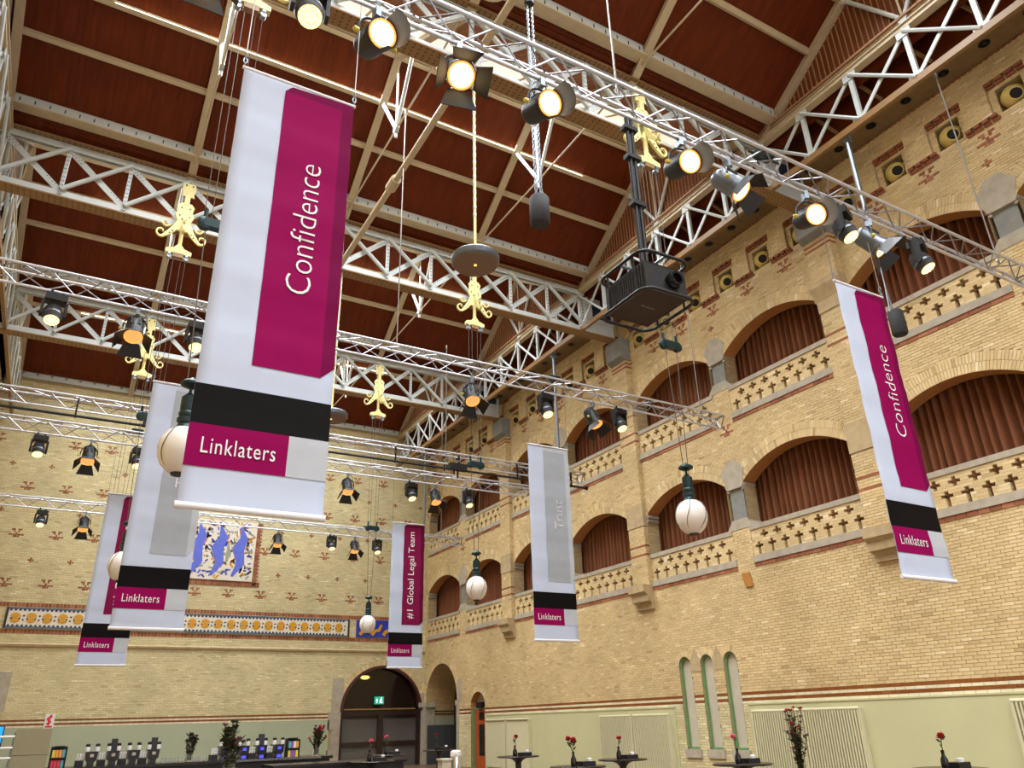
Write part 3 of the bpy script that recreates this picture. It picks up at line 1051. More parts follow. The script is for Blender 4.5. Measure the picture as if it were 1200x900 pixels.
# arched entrance
MT['brown_frame'] = mat('dark_brown_door_frame', (48, 32, 24), 0.35, var=0.08)
MT['door_pane'] = mat('grey_reflecting_glass', (96, 92, 88), 0.12, var=0.03, scale=1)
MT['fan_pane'] = mat('dark_fanlight_glass', (36, 26, 22), 0.1, var=0.1, scale=1)
MT['brown_trim'] = mat('maroon_arch_trim', (74, 36, 32), 0.45, var=0.08)
m = MB()
reveal(m, fnF, arch_door, 0.5, False)
d1 = struct('door_1', m, 'brown_trim')
m = MB()
arcp = [(arch_door.c + (arch_door.h - 0.0) * math.cos(t), 2.17 + 1.83 * math.sin(t)) for t in [PI * k / 24 for k in range(25)]]
m.ribbon(arcp, [0.12] * 25, fnF, -0.1, 0.05)
m.build('arch_trim', 'brown_trim', d1)
m = MB()
m.prism([(arch_door.c + arch_door.h * math.cos(t), 2.17 + 1.83 * math.sin(t)) for t in [PI * k / 24 for k in range(25)]], fnF, -0.36, -0.33)
m.build('fanlight_pane', 'fan_pane', d1)
MB().box((11.16, FY + 0.1, 2.02), (14.84, FY + 0.4, 2.22)).build('transom', 'brown_frame', d1)
MB().box((11.3, FY + 0.04, 2.24), (14.6, FY + 0.14, 2.3)).build('transom_rail', 'steel_tan', d1)
for a, b in ((11.16, 11.28), (14.7, 14.84), (12.88, 13.12)):
    MB().box((a, FY + 0.1, 0), (b, FY + 0.36, 2.02)).build('door_post', 'brown_frame', d1)
for a, b in ((11.28, 12.88), (13.12, 14.7)):
    lf = MB().box((a, FY + 0.2, 0.78), (b, FY + 0.3, 0.98)).build('door_rail', 'brown_frame', d1)
    MB().box((a, FY + 0.2, 1.9), (b, FY + 0.3, 2.02)).build('door_rail', 'brown_frame', d1)
    MB().box((a, FY + 0.24, 0.98), (b, FY + 0.26, 1.9)).build('door_pane', 'door_pane', d1)
    MB().box((a, FY + 0.24, 0.0), (b, FY + 0.26, 0.78)).build('door_pane', 'door_pane', d1)
MT['sign_green'] = mat('lit_green_exit_sign', (30, 150, 120), 0.4, var=0, emit=(40, 170, 140), strength=0.7)
MT['sign_white'] = mat('lit_white_pictogram', (230, 255, 245), 0.4, var=0, emit=(220, 255, 245), strength=1.2)
sg = thing('exit_sign', 'green lit exit sign with white arrow and figure in the arched doorway', 'sign', (12.92, FY + 0.2, 2.47))
MB().box((12.71, FY + 0.16, 2.47), (13.13, FY + 0.22, 2.78)).build('sign_box', 'sign_green', sg)
m = MB()
fs_ = lambda u, v, dd: (u, FY + 0.16 - dd, v)
m.prism([(12.76, 2.62), (12.81, 2.71), (12.86, 2.62), (12.83, 2.62), (12.83, 2.52), (12.79, 2.52), (12.79, 2.62)], fs_, 0, 0.006)
m.box((12.93, FY + 0.154, 2.52), (13.08, FY + 0.16, 2.56))
m.prism([(12.95, 2.56), (13.0, 2.56), (13.06, 2.66), (13.0, 2.7), (12.94, 2.66)], fs_, 0, 0.006)
m.lathe([(0.025, 0), (0.025, 0.006)], (13.02, FY + 0.16, 2.73), 8, (0, -1, 0))
m.build('pictogram', 'sign_white', sg)
MT['lamp_amber'] = mat('amber_lamp_glass', (255, 214, 130), 0.4, var=0, emit=(255, 206, 110), strength=1.6)
lp = MB()
lp.lathe([(0.02, 0.1), (0.14, 0.09), (0.2, 0.03), (0.2, 0.0), (0.1, -0.05), (0.0, -0.06)], (12.24, FY + 0.22, 3.55), 14)
tag(lp.build('ceiling_lamp', 'lamp_amber', None, True), 'round amber lamp glowing in the fanlight of the arched entrance', 'lamp')
# ================================================================== ROOF
ZV, SL = 15.1, 0.66
RX = [-3.21, 0.93, 5.07, 9.21, 13.36]                   # rafter lines
BAYS = [(-14.5, -6.35), (-6.35, 1.8), (1.8, 9.95), (9.95, 18.1), (18.1, 26.25), (26.25, 34.4)]
def zs_far(Pb, t): return (Pb - t, ZV + SL * t)
m = MB()
for Pa, Pb in BAYS:
    Pm = (Pa + Pb) / 2
    zr = ZV + SL * (Pb - Pm)
    for (ya, za), (yb, zb) in (((Pa, ZV), (Pm, zr)), ((Pm, zr), (Pb, ZV))):
        m.add([(LX, ya, za + 0.3), (13.5, ya, za + 0.3), (13.5, yb, zb + 0.3), (LX, yb, zb + 0.3)], [(0, 1, 2, 3)])
    for x in (LX, 13.6):
        m.add([(x, Pa, ZV - 0.5), (x, Pb, ZV - 0.5), (x, Pb, ZV + 0.3), (x, Pm, zr + 0.3), (x, Pa, ZV + 0.3)], [(0, 1, 2, 3, 4)])
# roof over the aisle strip behind the right side trusses
m.add([(13.6, BY, 15.6), (WX + 1.5, BY, 15.2), (WX + 1.5, FY, 15.2), (13.6, FY, 15.6)], [(0, 1, 2, 3)])
ceiling = struct('ceiling', m, 'wood')

def boards(mb, x0, x1, fp, t0, t1, w=0.138, along='t'):
    """boards with a shallow gap: fp(x, t, d) with d towards the room"""
    if along == 't':
        n = max(1, round((x1 - x0) / w))
        for i in range(n):
            a = x0 + (x1 - x0) * i / n + 0.001
            b = x0 + (x1 - x0) * (i + 1) / n - 0.001
            e = 0.005
            mb.add([fp(a, t0, 0), fp(a, t1, 0), fp(a + 0.008, t0, e), fp(a + 0.008, t1, e), fp(b - 0.008, t0, e), fp(b - 0.008, t1, e), fp(b, t0, 0), fp(b, t1, 0)],
                   [(0, 1, 3, 2), (2, 3, 5, 4), (4, 5, 7, 6)])
    else:
        n = max(1, round((t1 - t0) / w))
        for i in range(n):
            a = t0 + (t1 - t0) * i / n + 0.006
            b = t0 + (t1 - t0) * (i + 1) / n - 0.006
            e = 0.014
            mb.add([fp(x0, a, 0), fp(x1, a, 0), fp(x0, a + 0.008, e), fp(x1, a + 0.008, e), fp(x0, b - 0.008, e), fp(x1, b - 0.008, e), fp(x0, b, 0), fp(x1, b, 0)],
                   [(0, 1, 3, 2), (2, 3, 5, 4), (4, 5, 7, 6)])
nrm = Vector((0, -SL, -1)).normalized()      # into the room, from the far slope
nrn = Vector((0, SL, -1)).normalized()       # into the room, from the near slope
T_PUR = [1.87, 2.92, 3.98]
wn = 0
for bi, (Pa, Pb) in enumerate(BAYS):
    Pm = (Pa + Pb) / 2
    vis = bi >= 2
    fpF = lambda x, t, d, Pb=Pb: (x, Pb - t + nrm.y * d, ZV + SL * t + nrm.z * d)
    fpN = lambda x, t, d, Pa=Pa: (x, Pa + t + nrn.y * d, ZV + SL * t + nrn.z * d)
    m = MB()
    m.add([fpF(RX[0], 0, -0.01), fpF(RX[4], 0, -0.01), fpF(RX[4], 4.08, -0.01), fpF(RX[0], 4.08, -0.01)], [(0, 1, 2, 3)])
    m.build('roof_lining', 'wood', ceiling)
    for k in range(4):
        x0, x1 = RX[k], RX[k + 1]
        for t0, t1 in ((0.66, 1.87), (1.87, 2.92), (2.92, 4.06)):
            m = MB()
            boards(m, x0, x1, fpF, t0, t1)
            m.build('roof_panel', 'wood', ceiling)
        m = MB()
        boards(m, x0, x1, fpF, 0.0, 0.46, 0.115, 'x')
        m.build('valley_boarding', 'wood', ceiling)
        m = MB()
        boards(m, x0, x1, fpN, 0.0, 1.75)
        m.build('roof_panel', 'wood_light', ceiling)  # bright light on the near slope put into the lighter wood
    # skylight in the upper half of the near slope
    m = MB()
    for t in (1.75, 4.0):
        m.bar(fpN(RX[0], t, 0), fpN(RX[4], t, 0), 0.12, 0.12)
    wn += 1
    w = tag(m.build('window_%d' % (3 + wn), 'steel_beige'), kind='structure')
    for k in range(4):
        x0, x1 = RX[k], RX[k + 1]
        for q in range(3):
            a, b = x0 + (x1 - x0) * q / 3 + 0.02, x0 + (x1 - x0) * (q + 1) / 3 - 0.02
            m = MB()
            c4 = [(a, 1.79), (b, 1.79), (b, 3.96), (a, 3.96)]
            m.prism(c4, lambda u, v, d: fpN(u, v, d), -0.02, 0.0)
            m.build('skylight_pane', 'glass_sky', w)
            m = MB()
            m.bar(fpN(b + 0.02, 1.75, 0), fpN(b + 0.02, 4.0, 0), 0.05, 0.08)
            m.build('glazing_bar', 'steel_beige', w)
    if not vis: continue
    # purlins
    for t in T_PUR:
        for k in range(4):
            m = MB()
            p, q = fpF(RX[k] + 0.05, t, 0.07), fpF(RX[k + 1] - 0.05, t, 0.07)
            m.bar(p, q, 0.1, 0.13, tuple(-nrm))
            p, q = fpF(RX[k] + 0.05, t, 0.02), fpF(RX[k + 1] - 0.05, t, 0.02)
            m.bar(p, q, 0.17, 0.03, tuple(-nrm))
            m.build('purlin', 'steel_beige', ceiling)
    # slotted valley beam with a tan lower flange
    for k in range(4):
        x0, x1 = RX[k] + 0.07, RX[k + 1] - 0.07
        y0, z0 = zs_far(Pb, 0.55)
        bm_ = MB()
        bm_.box((x0, y0 - 0.1, z0 - 0.2), (x1, y0 + 0.02, z0 + 0.08))
        if bi < 5:
            o = bm_.build('valley_beam', 'steel_white', ceiling)
            MB().box((x0 - 0.07, y0 - 0.14, z0 - 0.23), (x1 + 0.07, y0 + 0.16, z0 - 0.19)).build('beam_flange', 'steel_beige', o)
            MB().box((x0 - 0.07, y0 - 0.12, z0 + 0.08), (x1 + 0.07, y0 + 0.02, z0 + 0.13)).build('beam_top_strip', 'wood_light', o)
            m = MB()
            for i in range(13):
                xx = x0 + 0.12 + (x1 - x0 - 0.24) * i / 12
                m.box((xx - 0.014, y0 - 0.106, z0 - 0.12), (xx + 0.014, y0 - 0.1, z0 - 0.02))
            m.build('beam_slots', 'boss', o)
    # rafters with struts and tie rods
    for k, x in enumerate(RX):
        for fp in (fpF, fpN):
            m = MB()
            m.bar(fp(x, -0.05, 0.1), fp(x, 4.1, 0.1), 0.1, 0.2, (0, 0, 1))
            m.bar(fp(x, -0.05, 0.19), fp(x, 4.1, 0.19), 0.2, 0.03, (0, 0, 1))
            m.build('rafter', 'steel_beige', ceiling)
        hub = Vector((x, Pm - 0.05, 15.12))
        for fp, sg_ in ((fpF, 1), (fpN, -1)):
            m = MB()
            m.cyl(fp(x, 2.92, 0.2), hub, 0.05, 8)
            m.lathe([(0.09, -0.03), (0.09, 0.03)], fp(x, 2.92, 0.2), 8, (1, 0, 0))
            m.build('rafter_strut', 'steel_white', ceiling)
            m = MB()
            m.cyl(hub, fp(x, 0.35, 0.22), 0.026, 6)
            m.build('tie_rod', 'steel_beige', ceiling)
        m = MB()
        m.cyl(hub, (x, Pm, ZV + SL * 4.0), 0.026, 6)
        m.build('king_rod', 'steel_beige', ceiling)
        m = MB()
        m.lathe([(0.11, -0.05), (0.11, 0.05)], hub, 8, (1, 0, 0))
        m.cyl(hub, hub - Vector((0, 0, 0.25)), 0.04, 6)
        m.build('rod_hub', 'steel_white', ceiling)
    # gables above the side trusses, boarded on the right
    for x, ms, sg_ in ((13.46, 'gable_wood', -1), (-3.36, 'gable_pale', 1)):
        g = MB()
        g.add([(x, Pa, 15.1), (x, Pb, 15.1), (x, Pm, ZV + SL * 4.075)], [(0, 1, 2)])
        go = g.build('gable_wall', ms, ceiling)
        mb1, mb2 = MB(), MB()
        n = 62
        for i in range(1, n):
            y = Pa + BAY * i / n
            zt = ZV + SL * min(y - Pa, Pb - y)
            if zt - 15.15 < 0.05: continue
            mb2.box((min(x, x + sg_ * 0.03), y - 0.009, 15.12), (max(x, x + sg_ * 0.03), y + 0.009, zt))
        if ms == 'gable_wood':
            tag(mb2.build('gable_battens', 'batten', go), kind='stuff')
# central tie along the hall at truss level
m = MB()
m.cyl((5.07, -2, 13.47), (5.07, 18.1, 13.47), 0.075, 10)
m.build('centre_tie', 'steel_beige', ceiling, True)
m = MB()
m.lathe([(0.13, -0.2), (0.13, 0.2)], (5.07, 14.0, 13.47), 10, (0, 1, 0))
m.build('tie_coupling', 'steel_beige', ceiling)

# ================================================================== MAIN ROOF TRUSSES
NX = [-3.21 + 1.3808 * i for i in range(13)]
def rivets(mb, pts, n, s=0.024):
    n = Vector(n)
    a = n.cross(Vector((0.3, 0.5, 0.81))).normalized()
    b = n.cross(a)
    for p in pts:
        p = Vector(p)
        mb.add([tuple(p + a * s), tuple(p + b * s), tuple(p - a * s), tuple(p - b * s), tuple(p + n * 0.008)], [(0, 1, 4), (1, 2, 4), (2, 3, 4), (3, 0, 4)])
def main_truss(label):
    t = thing('roof_truss', label, 'roof truss', (5.07, 0, 13.3), 'riveted steel trusses across the hall')
    xa, xb = -3.35, 14.62
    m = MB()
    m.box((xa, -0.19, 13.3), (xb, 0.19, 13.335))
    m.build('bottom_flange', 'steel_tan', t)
    m = MB()
    for y in (-0.07, 0.05):
        m.box((xa, y, 13.335), (13.5, y + 0.02, 13.56))
    m.box((13.4, -0.09, 13.335), (xb, 0.09, 13.78))
    m.build('bottom_chord', 'steel_white', t)
    m = MB()
    for y in (-0.07, 0.05):
        m.box((xa, y, 14.77), (13.5, y + 0.02, 14.94))
    m.build('top_chord', 'steel_white', t)
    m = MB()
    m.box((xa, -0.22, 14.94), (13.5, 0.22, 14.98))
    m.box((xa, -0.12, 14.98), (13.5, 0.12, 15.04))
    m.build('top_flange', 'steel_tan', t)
    m = MB()
    rivets(m, [(xa + 0.08 + i * 0.125, y, 13.3) for i in range(143) for y in (-0.13, -0.05, 0.05, 0.13)], (0, 0, -1))
    rivets(m, [(xa + 0.08 + i * 0.125, y, 14.94) for i in range(134) for y in (-0.17, -0.11)], (0, 0, -1))
    tag(m.build('rivets', 'rivet', t), kind='stuff')
    m = MB()
    for x in NX:
        rivets(m, [(x + dx, -0.105, z) for dx in (-0.02, 0.02) for z in [13.7 + 0.12 * k for k in range(9)]], (0, -1, 0), 0.017)
    for a, b in zip(NX[:-1], NX[1:]):
        for e in ((a, 14.72, b, 13.62), (b, 14.72, a, 13.62)):
            for f_ in (0.08, 0.13, 0.18, 0.23, 0.78, 0.83, 0.88, 0.93):
                x, z = e[0] + (e[2] - e[0]) * f_, e[1] + (e[3] - e[1]) * f_
                rivets(m, [(x + 0.03, -0.112, z + 0.02), (x - 0.03, -0.112, z - 0.02)], (0, -1, 0), 0.017)
    tag(m.build('web_rivets', 'rivet', t), kind='stuff')
    for x in NX:
        MB().box((x - 0.045, -0.1, 13.45), (x + 0.045, -0.05, 14.9)).build('web_vertical', 'steel_white', t)
    for a, b in zip(NX[:-1], NX[1:]):
        mid = (a + b) / 2
        left = mid < 5.07
        flat = ((a, 14.78), (b, 13.55)) if left else ((a, 13.55), (b, 14.78))
        rnd_ = ((a, 13.55), (b, 14.78)) if left else ((a, 14.78), (b, 13.55))
        m = MB()
        m.bar((flat[0][0], -0.02, flat[0][1]), (flat[1][0], -0.02, flat[1][1]), 0.02, 0.15, (0, 0, 1))
        m.build('flat_diagonal', 'steel_white', t)
        m = MB()
        m.cyl((rnd_[0][0], -0.14, rnd_[0][1]), (rnd_[1][0], -0.14, rnd_[1][1]), 0.058, 8)
        m.build('tube_diagonal', 'steel_white', t, True)
    # bearing plate with tile panel at the wall end
    MB().box((13.5, -0.12, 13.78), (14.62, 0.12, 14.7)).build('end_plate', 'steel_white', t)
    MT.setdefault('tile_navy', mat('navy_tile_panel', (34, 46, 70), 0.4, var=0.2, scale=14))
    MB().box((13.75, -0.135, 13.95), (14.5, -0.12, 14.45)).build('tile_panel', 'tile_navy', t)
    return t
truss0 = main_truss('white riveted roof truss behind the lighting truss with the Confidence banners')
truss0.location = (5.07, 9.95, 13.3)
# (built around y = 0 in its own frame)
dup(truss0, (5.07, 18.1, 13.3), 0, 'white riveted roof truss bearing on the pilaster beside the projector')
dup(truss0, (5.07, 26.25, 13.3), 0, 'white riveted roof truss standing closest to the mosaic wall')
dup(truss0, (5.07, 1.8, 13.3), 0, 'white riveted roof truss spanning the hall above the entrance bay')

def side_truss(label, group):
    t = thing('side_truss', label, 'roof truss', (0, 0, 13.35), group)
    n = 6
    ys = [BAY * i / n for i in range(n + 1)]
    m = MB()
    m.box((-0.12, 0, 13.35), (-0.02, BAY, 13.38))
    m.box((-0.12, 0, 13.38), (-0.09, BAY, 13.51))
    m.build('bottom_chord', 'steel_tan', t)
    m = MB()
    m.box((-0.1, 0, 14.82), (0.1, BAY, 14.92))
    m.box((-0.14, 0, 14.92), (0.14, BAY, 14.95))
    m.build('top_chord', 'steel_beige', t)
    for y in ys[:-1]:
        m = MB()
        m.box((-0.08, y - 0.05, 13.4), (0.0, y + 0.05, 14.95))
        m.build('web_vertical', 'steel_white', t)
        for z in (13.52, 14.72):
            MB().box((-0.1, y - 0.16, z - 0.09), (-0.08, y + 0.16, z + 0.09)).build('gusset_plate', 'steel_white', t)
    for a, b in zip(ys[:-1], ys[1:]):
        m = MB()
        m.cyl((-0.11, a, 13.5), (-0.11, b, 14.78), 0.042, 6)
        m.build('tube_diagonal', 'steel_white', t)
        m = MB()
        m.bar((-0.05, a, 14.78), (-0.05, b, 13.5), 0.03, 0.09, (0, 0, 1))
        m.build('flat_diagonal', 'steel_white', t)
    m = MB()
    for i in range(26):
        y = BAY * (i + 0.5) / 26
        m.prism([(y - 0.15, 15.14), (y + 0.15, 15.14), (y + 0.15, 15.05), (y + 0.06, 14.99), (y - 0.06, 14.99), (y - 0.15, 15.05)], lambda u, v, d: (d, u, v), 0.0, 0.03)
    m.build('scalloped_valance', 'wood_light', t)
    m = MB()
    m.bar((-0.06, 0, 15.17), (-0.06, BAY, 15.17), 0.05)
    m.build('valance_rail', 'batten', t)
    return t
s0 = side_truss('white cross braced side truss above the arcade wall', 'side trusses along the arcade wall')
s0.location = (13.36, PIL[0], 13.35)
s0['label'] = 'white cross braced side truss over the arcade, at the hoist pole'
for P, lb in zip(PIL[1:], ('behind the projector', 'above the Trust banner', 'ending at the far corner')):
    dup(s0, (13.36, P, 13.35), 0, 'white cross braced side truss over the arcade, ' + lb)
for P in PIL:
    r_ = dup(s0, (-3.21, P + BAY, 13.35), PI, 'white cross braced side truss opposite the arcade, ' + {1.8: 'over the bay with the orange-lit spotlight', 9.95: 'between the first two roof trusses', 18.1: 'beyond the truss beside the projector', 26.25: 'ending at the mosaic wall'}[P], 'side trusses opposite the arcade wall')
# dark boarding behind the right side trusses
m = MB()
m.add([(14.1, 1.5, 14.22), (14.1, FY, 14.22), (14.1, FY, 15.6), (14.1, 1.5, 15.6)], [(0, 1, 2, 3)])
m.build('eaves_boarding', 'wood', ceiling)
for i in range(26):
    y = 2.2 + i * 1.22
    m = MB()
    m.bar((14.08, y, 14.3), (13.45, y + 0.5, 15.3), 0.05, 0.07)
    m.build('eaves_brace', 'steel_tan', ceiling)
# ================================================================== LIGHTING TRUSSES
TS = 0.158     # half size
def light_truss(label, y, z, x0, x1, pitch=0.5):
    t = thing('lighting_truss', label, 'truss', ((x0 + x1) / 2, y, z - TS), 'aluminium lighting trusses')
    cr = [(-TS, TS), (TS, TS), (0.0, -TS)]
    for dy, dz in cr:
        m = MB()
        m.cyl((x0, y + dy, z + dz), (x1, y + dy, z + dz), 0.025, 8)
        m.build('main_tube', 'alu_tube', t, True)
    n = int((x1 - x0) / pitch)
    faces = [((-TS, TS), (TS, TS)), ((-TS, TS), (0.0, -TS)), ((TS, TS), (0.0, -TS))]
    for fi, (a, b) in enumerate(faces):
        first = None
        for i in range(n):
            p, q = (a, b) if (i + fi) % 2 == 0 else (b, a)
            xa, xb = x0 + (x1 - x0) * i / n, x0 + (x1 - x0) * (i + 1) / n
            if i < 2:
                m = MB()
                m.cyl((xa, y + p[0], z + p[1]), (xb, y + q[0], z + q[1]), 0.011, 6)
                o = m.build('brace', 'alu', t, True)
                if i == 0: first = [o, None]
                else: first[1] = o
            else:
                s = first[i % 2]
                link_copy(s, t, ((i - i % 2) * (x1 - x0) / n, 0, 0))
    for xe in (x0, x1):
        m = MB()
        for a, b in faces:
            m.cyl((xe, y + a[0], z + a[1]), (xe, y + b[0], z + b[1]), 0.02, 6)
        m.build('end_frame', 'alu', t, True)
    return t
TR = {1: (5.6, 8.72), 2: (13.3, 8.6), 3: (19.9, 8.93), 4: (21.05, 8.62), 5: (28.75, 8.58)}
light_truss('aluminium lighting truss carrying the two Confidence banners', *TR[1], -3.3, 14.25, 0.42)
light_truss('aluminium lighting truss carrying the grey Trust banner', *TR[2], -3.3, 14.05, 0.42)
light_truss('aluminium lighting truss with a black track pipe slung below it', *TR[3], -3.3, 14.2, 0.42)
light_truss('aluminium lighting truss carrying the Global Legal Team banner', *TR[4], -3.3, 14.1, 0.42)
light_truss('aluminium lighting truss closest to the mosaic wall', *TR[5], -3.3, 14.1, 0.42)
# black pipe under truss 3
y3, z3 = TR[3]
tp = thing('track_pipe', 'black curtain track pipe slung under an aluminium lighting truss', 'pipe', (5.4, y3, z3 - 0.32))
m = MB()
m.cyl((-3.3, y3, z3 - 0.3), (14.35, y3, z3 - 0.3), 0.035, 8)
m.lathe([(0.03, 0), (0.07, 0.02), (0.07, 0.08), (0.03, 0.1)], (14.35, y3, z3 - 0.3), 10, (1, 0, 0))
m.build('pipe', 'black', tp, True)
for i in range(9):
    x = -2.6 + i * 2.05
    m = MB()
    m.box((x - 0.02, y3 - 0.03, z3 - 0.34), (x + 0.02, y3 + 0.03, z3 + 0.17))
    m.build('hanger', 'black', tp)
for x in (1.2, 9.6):
    cl = thing('pipe_motor', 'black motor clamp on the track pipe below the lighting truss', 'motor', (x, y3, z3 - 0.3), 'motor clamps on the track pipe')
    m = MB()
    m.box((x - 0.28, y3 - 0.22, z3 - 0.36), (x + 0.28, y3 - 0.04, z3 - 0.16))
    m.build('housing', 'black', cl)
    m = MB()
    m.cyl((x, y3 - 0.13, z3 - 0.36), (x, y3 - 0.13, z3 - 0.6), 0.03, 6)
    m.cyl((x - 0.12, y3 - 0.13, z3 - 0.36), (x - 0.12, y3 - 0.13, z3 - 0.5), 0.03, 6)
    m.build('spindle', 'black', cl)

# ------------------------------------------------------------------ luminaires
def aim_frame(tilt):
    d = Vector((0, -math.cos(tilt), -math.sin(tilt)))
    u = Vector((0, -math.sin(tilt), math.cos(tilt)))
    return d, u, Vector((1, 0, 0))
def spotlight(label, group, tilt, doors, lens, bodymat='black'):
    """origin: underside of the truss tube it is clamped to; points to -y and down"""
    t = thing('stage_spotlight', label, 'spotlight', (0, 0, 0), group)
    pv = Vector((0, 0, -0.40))
    d, u, s = aim_frame(tilt)
    m = MB()
    m.box((-0.03, -0.05, -0.1), (0.03, 0.05, 0.03))
    m.cyl((0, 0, -0.14), (0, 0, -0.08), 0.02, 8)
    m.cyl((-0.035, 0, 0.0), (0.1, 0, -0.03), 0.012, 6)
    m.build('hook_clamp', 'galv', t)
    m = MB()
    pts = []
    for i in range(13):
        a = PI * i / 12
        pts.append((-0.19 * math.cos(a), 0, -0.40 + 0.26 * math.sin(a) ** 0.7))
    m.tube(pts, 0.014, 6)
    m.build('yoke', 'black', t, True)
    c = pv
    body = MB()
    body.lathe([(0.06, -0.3), (0.1, -0.29), (0.135, -0.25), (0.145, -0.2), (0.15, 0.1), (0.16, 0.11), (0.16, 0.17), (0.145, 0.17)], c, 20, d)
    bo = body.build('housing', bodymat, t, True)
    m = MB()
    for k in (-2, -1, 1, 2):
        p = c + u * 0.143 + s * (0.035 * k)
        m.bar(p - d * 0.18, p - d * 0.02, 0.02, 0.02, tuple(u))
    m.build('cooling_vent', 'charcoal', bo)
    m = MB()
    m.lathe([(0.0, 0.165), (0.128, 0.165), (0.128, 0.175), (0.09, 0.188), (0.0, 0.192)], c, 20, d)
    lo = m.build('lens', {'white': 'lens_core', 'warm': 'lens_warm', 'dim': 'lens_dim'}[lens], t, True)
    m = MB()
    m.lathe([(0.15, 0.17), (0.15, 0.185), (0.128, 0.182), (0.128, 0.17)], c, 20, d)
    m.build('lens_rim', 'lens_orange', lo, True)
    for sx in (1, -1):
        m = MB()
        m.lathe([(0.028, 0), (0.028, 0.05), (0.015, 0.06)], c + s * (0.19 * sx), 8, (sx, 0, 0))
        m.build('tilt_knob', 'knob', t, True)
    f0 = c + d * 0.17
    if doors == 4:
        for a, b, w0, w1, ln in ((u, s, 0.12, 0.17, 0.22), (-u, s, 0.12, 0.2, 0.26), (s, u, 0.12, 0.17, 0.24), (-s, u, 0.12, 0.17, 0.24)):
            e = f0 + a * 0.155
            tip = e + d * ln * 0.8 + a * ln * 0.55
            m = MB()
            n_ = (b).cross(tip - e).normalized() * 0.004
            q = [e - b * w0, e + b * w0, tip + b * w1, tip - b * w1]
            m.add([tuple(p - n_) for p in q] + [tuple(p + n_) for p in q], [(0, 1, 2, 3), (7, 6, 5, 4), (0, 1, 5, 4), (1, 2, 6, 5), (2, 3, 7, 6), (3, 0, 4, 7)])
            m.build('barn_door', 'black', t)
    else:
        m = MB()          # half hood on one side
        vs, fs = [], []
        nn = 10
        for i in range(nn + 1):
            a = -PI / 2 + PI * i / nn
            for h, rr in ((0, 0.16), (0.24, 0.2)):
                vs.append(tuple(f0 + d * h + s * (math.cos(a) * rr) + u * (math.sin(a) * rr)))
        for i in range(nn):
            fs.append((2 * i, 2 * i + 1, 2 * i + 3, 2 * i + 2))
        m.add(vs, fs)
        m.build('lens_hood', 'black', t, True)
    m = MB()
    m.tube([(0.04, 0.02, 0.05), (0.16, 0.06, -0.08), (0.2, 0.1, -0.3), (0.05, 0.12, -0.36)], 0.008, 5)
    m.build('safety_cable', 'dark_wire', t)
    return t
MT['knob'] = mat('coloured_knob', (206, 186, 60), 0.4, var=0)
def moving_head(label, group, tilt):
    t = thing('moving_head_light', label, 'moving light', (0, 0, 0), group)
    m = MB()
    m.box((-0.16, -0.12, -0.17), (0.16, 0.12, -0.05))
    m.build('base', 'black', t)
    for sx in (-0.08, 0.08):
        MB().box((sx - 0.02, -0.03, -0.06), (sx + 0.02, 0.03, 0.04)).build('hook_clamp', 'black', t)
    for sx in (-1, 1):
        m = MB()
        m.prism([(-0.07, -0.17), (0.07, -0.17), (0.06, -0.42), (0.0, -0.48), (-0.06, -0.42)], lambda u, v, d: (sx * (0.15 + d), u, v), 0, 0.04)
        m.build('yoke_arm', 'black', t)
    d, u, s = aim_frame(tilt)
    c = Vector((0, 0, -0.38))
    m = MB()
    m.lathe([(0.07, -0.17), (0.11, -0.15), (0.135, -0.06), (0.14, 0.05), (0.13, 0.14), (0.125, 0.17)], c, 18, d)
    hd = m.build('head', 'charcoal', t, True)
    m = MB()
    m.lathe([(0.143, 0.03), (0.146, 0.05), (0.143, 0.07)], c, 18, d)
    m.build('head_band', 'grey_body', hd, True)
    m = MB()
    m.lathe([(0.0, 0.165), (0.118, 0.165), (0.118, 0.175), (0.0, 0.175)], c, 18, d)
    ln = m.build('lens_plate', 'lens_plate', t, True)
    for k in range(19):
        if k == 0: rr, a = 0, 0
        elif k < 7: rr, a = 0.045, k * PI / 3
        else: rr, a = 0.092, k * PI / 6
        p = c + d * 0.172 + s * (rr * math.cos(a)) + u * (rr * math.sin(a))
        m = MB()
        m.lathe([(0.022, 0), (0.02, 0.012), (0.0, 0.016)], p, 7, d)
        m.build('led_cell', 'led', ln, True)
    return t
g1, g2, g4, g5 = ('luminaires on the truss with the Confidence banners', 'luminaires on the truss with the Trust banner', 'luminaires on the truss with the Global Legal Team banner', 'luminaires on the truss by the mosaic wall')
hold = {1: 'the truss holding the Confidence banners', 2: 'the truss holding the Trust banner', 4: 'the truss holding the Global Legal Team banner', 5: 'the lighting truss by the mosaic wall'}
gg = {1: g1, 2: g2, 4: g4, 5: g5}
A_ = spotlight('proto', 'x', math.radians(52), 4, 'warm', 'grey_body')
A2 = spotlight('proto', 'x', math.radians(64), 4, 'dim', 'black')
B_ = spotlight('proto', 'x', math.radians(24), 1, 'white', 'black')
C_ = moving_head('proto', 'x', math.radians(66))
PROTOS = [A_, A2, B_, C_]
def place(p, ti, x, pan, label, off=0.0):
    y, z = TR[ti]
    return dup(p, (x, y + off, z - TS - 0.03), pan, label, gg[ti])
def R(a): return math.radians(a)
for x, pan, lb in ((2.72, -12, 'glowing above the disc heater'), (6.78, 30, 'hanging beyond the projector poles'), (9.7, 38, 'above a Confidence banner by the pilaster'), (0.12, 0, 'beside the large Confidence banner')):
    place(A_, 1, x, R(pan), 'grey theatre spotlight with open barn doors ' + lb)
